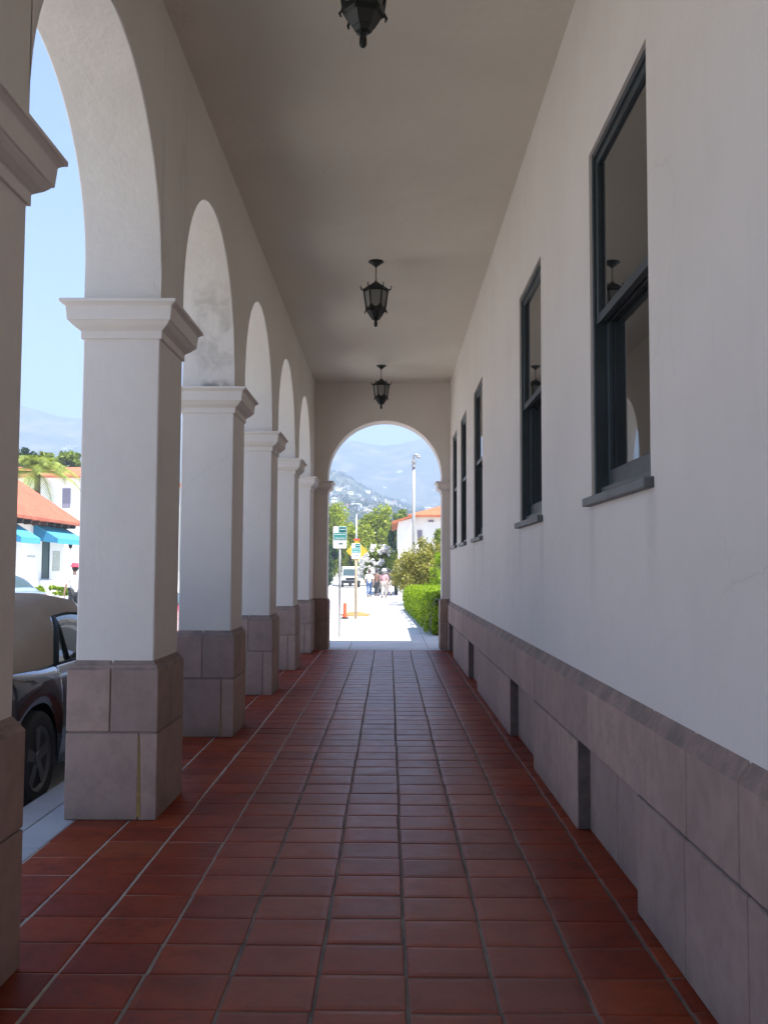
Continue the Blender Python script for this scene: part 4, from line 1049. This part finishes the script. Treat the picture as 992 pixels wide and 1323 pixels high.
# palm
def palm():
    c = at(49, 612, 56); o = empty('palm_tree', (c.x, 56, gz(56)), 0, 'feathery palm rising between the two tile roofs', 'palm tree')
    h = c.z-gz(56)
    b = MB(); b.tube([(0, 0, -.3), (.05, 0, h*.5), (0, 0, h)], [.26, .2, .17], 10); b.build('trunk', M['bark'], o, smooth=True)
    for k in range(26):
        f = MB(); a = k*2.4 + random.uniform(-.2, .2); el = random.uniform(.1, 1.25) if k > 4 else random.uniform(1.2, 1.5); L = random.uniform(3.0, 3.9)
        d = Vector((math.cos(a), math.sin(a), 0)); pts = []
        for s in range(13):
            t_ = s/12; pts.append(Vector((0, 0, h)) + d*(L*t_*math.cos(el)*(1-.1*t_)) + Vector((0, 0, L*t_*math.sin(el) - 1.35*t_*t_*L*.55)))
        f.tube(pts, [.035*(1-s/13)+.006 for s in range(13)], 5)
        side = d.cross(Vector((0, 0, 1)))
        for s in range(1, 13):
            for q in (0, .5):
                if s == 12 and q: continue
                b0 = pts[s].lerp(pts[min(12, s+1)], q); tl = (.85*math.sin(math.pi*min(1, (s+q)/13*.9+.12))+.08)
                tdir = (pts[min(12, s+1)]-pts[s-1]).normalized()
                for sg in (-1, 1):
                    tip = b0 + (side*sg*.8 + tdir*.55 + Vector((0, 0, -.35)))*tl
                    f.face([b0-tdir*.05, b0+tdir*.05, tip])
        f.build('frond', M['leafpalm'], o, fix=False)
palm()
# planter in front of the shop
for px, lab, w in ((51, 'pale planter box of low green plants left of the shop step', .5), (70, 'larger pale planter box full of leafy green plants by the shop step', .85)):
    q = at(px, 768, 39); o = empty('planter', (q.x, 39 + (px-51)*.03, gz(39)-.15), 0, lab, 'planter', 'planters before the white shop')
    b = MB(); b.loops([[(x*s, y*s, z) for x, y in ((-w/2, -.3), (w/2, -.3), (w/2, .3), (-w/2, .3))] for s, z in ((.85, 0), (1, .5), (1.05, .5), (1.05, .56), (.9, .56), (.9, .48))]); b.build('pot', M['concrete'], o)
    leaf_mesh('plant', crown_points((0, 0, .72), (w*.55, .35, .26), 16, 50, .35, .4), .12, M['leafhedge'], o)

# ================================================================== PEOPLE
def skin_obj(name, V, E, Rr, mat, parent, sub=1, root=0):
    me = bpy.data.meshes.new(name); me.from_pydata([tuple(v) for v in V], E, []); me.materials.append(mat)
    o = link(bpy.data.objects.new(name, me), parent)
    bm = bmesh.new(); bm.from_mesh(me); lay = bm.verts.layers.skin.verify()
    for i, v in enumerate(bm.verts):
        r = Rr[i]; v[lay].radius = r if isinstance(r, tuple) else (r, r); v[lay].use_root = (i == root)
    bm.to_mesh(me); bm.free()
    m = o.modifiers.new('skin', 'SKIN'); m.use_smooth_shade = True; m.branch_smoothing = .4
    s = o.modifiers.new('sub', 'SUBSURF'); s.levels = sub; s.render_levels = sub + 1
    return o
def person(loc, rz, label, shirt, legs, hair, H=1.70, hat=None, long_legs=True, stride=.28, arm=.2, bag=None):
    o = empty('person', loc, rz, label, 'person'); k = H/1.70; st = stride
    J = dict(pel=(0, 0, .93), bel=(0, .01, 1.05), che=(0, .02, 1.27), neckb=(0, .01, 1.42), neck=(0, .015, 1.49), head0=(0, .03, 1.56), head1=(0, .03, 1.66))
    for s, q in ((1, 'r'), (-1, 'l')):
        f = st*s
        J['hip'+q] = (s*.095, 0, .90); J['kn'+q] = (s*.10, f*.55+.05, .49); J['an'+q] = (s*.10, f - (.06 if f < 0 else 0), .09 if f > 0 else .12); J['to'+q] = (s*.115, f+.16, .035)
        J['sh'+q] = (s*.185, .01, 1.38); J['el'+q] = (s*.235, -arm*s*.5-.02, 1.11); J['wr'+q] = (s*.235, -arm*s+.06, .87); J['pa'+q] = (s*.232, -arm*s+.085, .80)
    keys = list(J); idx = {q: i for i, q in enumerate(keys)}
    rad = dict(pel=.13, bel=.12, che=.135, neckb=.075, neck=.055, head0=.085, head1=.088)
    for q in 'rl': rad.update({'hip'+q: .09, 'kn'+q: .058, 'an'+q: .042, 'to'+q: .038, 'sh'+q: .06, 'el'+q: .042, 'wr'+q: .028, 'pa'+q: .036})
    E = [('pel', 'bel'), ('bel', 'che'), ('che', 'neckb'), ('neckb', 'neck'), ('neck', 'head0'), ('head0', 'head1')]
    V = [Vector(J[q]) for q in keys]; Rr = [rad[q] for q in keys]
    for q in 'rl': E += [('pel', 'hip'+q), ('hip'+q, 'kn'+q), ('kn'+q, 'an'+q), ('an'+q, 'to'+q), ('che', 'sh'+q), ('sh'+q, 'el'+q), ('el'+q, 'wr'+q), ('wr'+q, 'pa'+q)]
    EE = [(idx[a], idx[b_]) for a, b_ in E]
    for s, q in ((1, 'r'), (-1, 'l')):          # five fingers from each palm
        base = Vector(J['pa'+q])
        for n, (dy, L) in enumerate(((-.026, .055), (-.009, .066), (.009, .068), (.026, .060))):
            i = len(V); V += [base + Vector((0, dy, -.045)), base + Vector((-s*.012, dy, -.045-L))]; Rr += [.010, .0075]; EE += [(idx['pa'+q], i), (i, i+1)]
        i = len(V); V += [base + Vector((-s*.01, .038, -.005)), base + Vector((-s*.025, .055, -.05))]; Rr += [.011, .009]; EE += [(idx['pa'+q], i), (i, i+1)]
    # nose and ears
    i = len(V); V += [Vector((0, .135, 1.605))]; Rr += [.014]; EE += [(idx['head0'], i)]
    bd = skin_obj('body', [v*k for v in V], EE, [r*k for r in Rr], M['skin'], o)
    def clothes(nm, ch, mat, grow):
        ks = []; 
        for a, b_ in ch:
            for q in (a, b_):
                if q not in ks: ks.append(q)
        ix = {q: n for n, q in enumerate(ks)}
        skin_obj(nm, [Vector(J[q])*k for q in ks], [(ix[a], ix[b_]) for a, b_ in ch], [(rad[q]+grow)*k for q in ks], mat, o)
    J['hem'] = (0, 0, .84); rad['hem'] = .155
    clothes('shirt', [('hem', 'pel'), ('pel', 'bel'), ('bel', 'che'), ('che', 'neckb'), ('che', 'shr'), ('che', 'shl'), ('shr', 'elr'), ('shl', 'ell')], M[shirt], .028)
    for q in 'rl': J['cu'+q] = tuple(Vector(J['kn'+q]).lerp(Vector(J['an'+q]), .85 if long_legs else .1)); rad['cu'+q] = .06
    clothes('trousers', [('pel', 'hipr'), ('pel', 'hipl'), ('hipr', 'knr'), ('hipl', 'knl'), ('knr', 'cur'), ('knl', 'cul')], M[legs], .022)
    for s, q in ((1, 'r'), (-1, 'l')):
        an, to = Vector(J['an'+q])*k, Vector(J['to'+q])*k; b = MB()
        b.tube([an+Vector((0, -.07, -.03)), an+Vector((0, 0, -.03)), to+Vector((0, .06, .005))], [.05, .058, .045], 10); b.build('shoe', M['black'], o, smooth=True)
    h = MB(); c_ = Vector((0, .005, 1.64))*k
    rings = []
    for n in range(9):
        a = -.35*math.pi + (.85*math.pi)*n/8; r = .108*k*math.cos(a*.98)
        rings.append([(c_.x+r*.92*math.cos(t_), c_.y+r*1.05*math.sin(t_)-(.025 if a < .2 else .0), c_.z+.125*k*math.sin(a)) for t_ in np.linspace(0, 2*math.pi, 17)[:-1]])
    h.loops(rings); h.build('hair', M[hair], o, smooth=True)
    if hat:
        hh = MB(); zt = 1.70*k; hh.lathe([(0, zt-.02), (.19, zt-.035), (.195, zt-.025), (.115, zt), (.108, zt+.075), (.07, zt+.10), (0, zt+.102)], 18, 'z', (0, .02, 0)); hh.build('hat', M[hat], o, smooth=True)
    if bag:
        g = MB(); g.box(.20, .34, -.12, .12, .62*k, .92*k); bb = g.build('shoulder_bag', M[bag], o, bevel=.03)
        g = MB(); g.tube([(.27, -.1, .90*k), (.15, -.04, 1.44*k), (.27, .1, .90*k)], .012, 6); g.build('strap', M[bag], o)
    return o
def stand(px, Y): q = at(px, 770, Y); return (q.x, Y, gz(Y)-.006)
person(stand(477, 57.5), .1, 'person in a loose white shirt and blue jeans walking away on the pavement', 'shirtwhite', 'jeans', 'hairbrown', 1.66)
person(stand(486.5, 60), -.1, 'person in a dark brown top walking between the white and pink shirts', 'shirtbrown', 'trousersdark', 'hairdark', 1.68, stride=-.24)
person(stand(496, 56), .0, 'person in a pale pink shirt and pale trousers walking away', 'shirtpink', 'trouserspale', 'hairgrey', 1.66, stride=.26, hat='hatwhite')
person(stand(502.5, 62), .05, 'person in a dark top half hidden beyond the pink shirt', 'shirtdark', 'trouserspale', 'hairdark', 1.72, stride=-.2, bag='shirtdark')
q = at(96.5, 770, 30)
person((q.x, 30, gz(30)-.145), R_(35), 'person in a white shirt and red hat standing near the white shop', 'shirtwhite', 'trousersdark', 'hairdark', 1.72, hat='hatred', stride=.1)

# ================================================================== AIR, LIGHT, RENDER
b = MB(); b.box(-4100, 4100, -900, 4300, -3, 545)
hz_ = b.build('haze', None); hz_.data.materials.clear()
t = bpy.data.materials.new('pale_haze'); t.use_nodes = True; nt = t.node_tree
for n in list(nt.nodes):
    if n.type == 'BSDF_PRINCIPLED': nt.nodes.remove(n)
pv = nt.nodes.new('ShaderNodeVolumePrincipled'); pv.inputs['Color'].default_value = (.44, .55, .80, 1); pv.inputs['Density'].default_value = .00062; pv.inputs['Anisotropy'].default_value = .1
nt.links.new(pv.outputs[0], [n for n in nt.nodes if n.type == 'OUTPUT_MATERIAL'][0].inputs['Volume'])
hz_.data.materials.append(t); tag(hz_, kind='stuff')
hz_.display_type = 'WIRE'

SUN = Vector((.36, -.25, 1.0)).normalized()
sd = bpy.data.lights.new('sun', 'SUN'); sd.energy = 5.0; sd.angle = R_(.53); sd.color = (1, .955, .88)
so = bpy.data.objects.new('sun', sd); link(so); so.rotation_euler = SUN.to_track_quat('Z', 'Y').to_euler(); so.location = (20, -10, 60)
w = bpy.data.worlds.new('World'); scene.world = w; w.use_nodes = True
nt = w.node_tree; bg = nt.nodes['Background']
sk = nt.nodes.new('ShaderNodeTexSky'); sk.sky_type = 'NISHITA'; sk.sun_disc = False
sk.sun_elevation = math.asin(SUN.z); sk.sun_rotation = math.atan2(SUN.x, SUN.y); sk.air_density = 1.0; sk.dust_density = .2; sk.ozone_density = 6.0; sk.altitude = 600
nt.links.new(sk.outputs[0], bg.inputs['Color']); bg.inputs['Strength'].default_value = .082
scene.render.engine = 'CYCLES'
cy = scene.cycles; cy.max_bounces = 12; cy.diffuse_bounces = 8; cy.glossy_bounces = 4; cy.transmission_bounces = 6; cy.volume_bounces = 1
cy.sample_clamp_indirect = 10
vs_ = scene.view_settings; vs_.view_transform = 'Standard'; vs_.look = 'None'; vs_.exposure = 1.74; vs_.gamma = 1; vs_.use_curve_mapping = False
scene.render.resolution_x = 767; scene.render.resolution_y = 1024
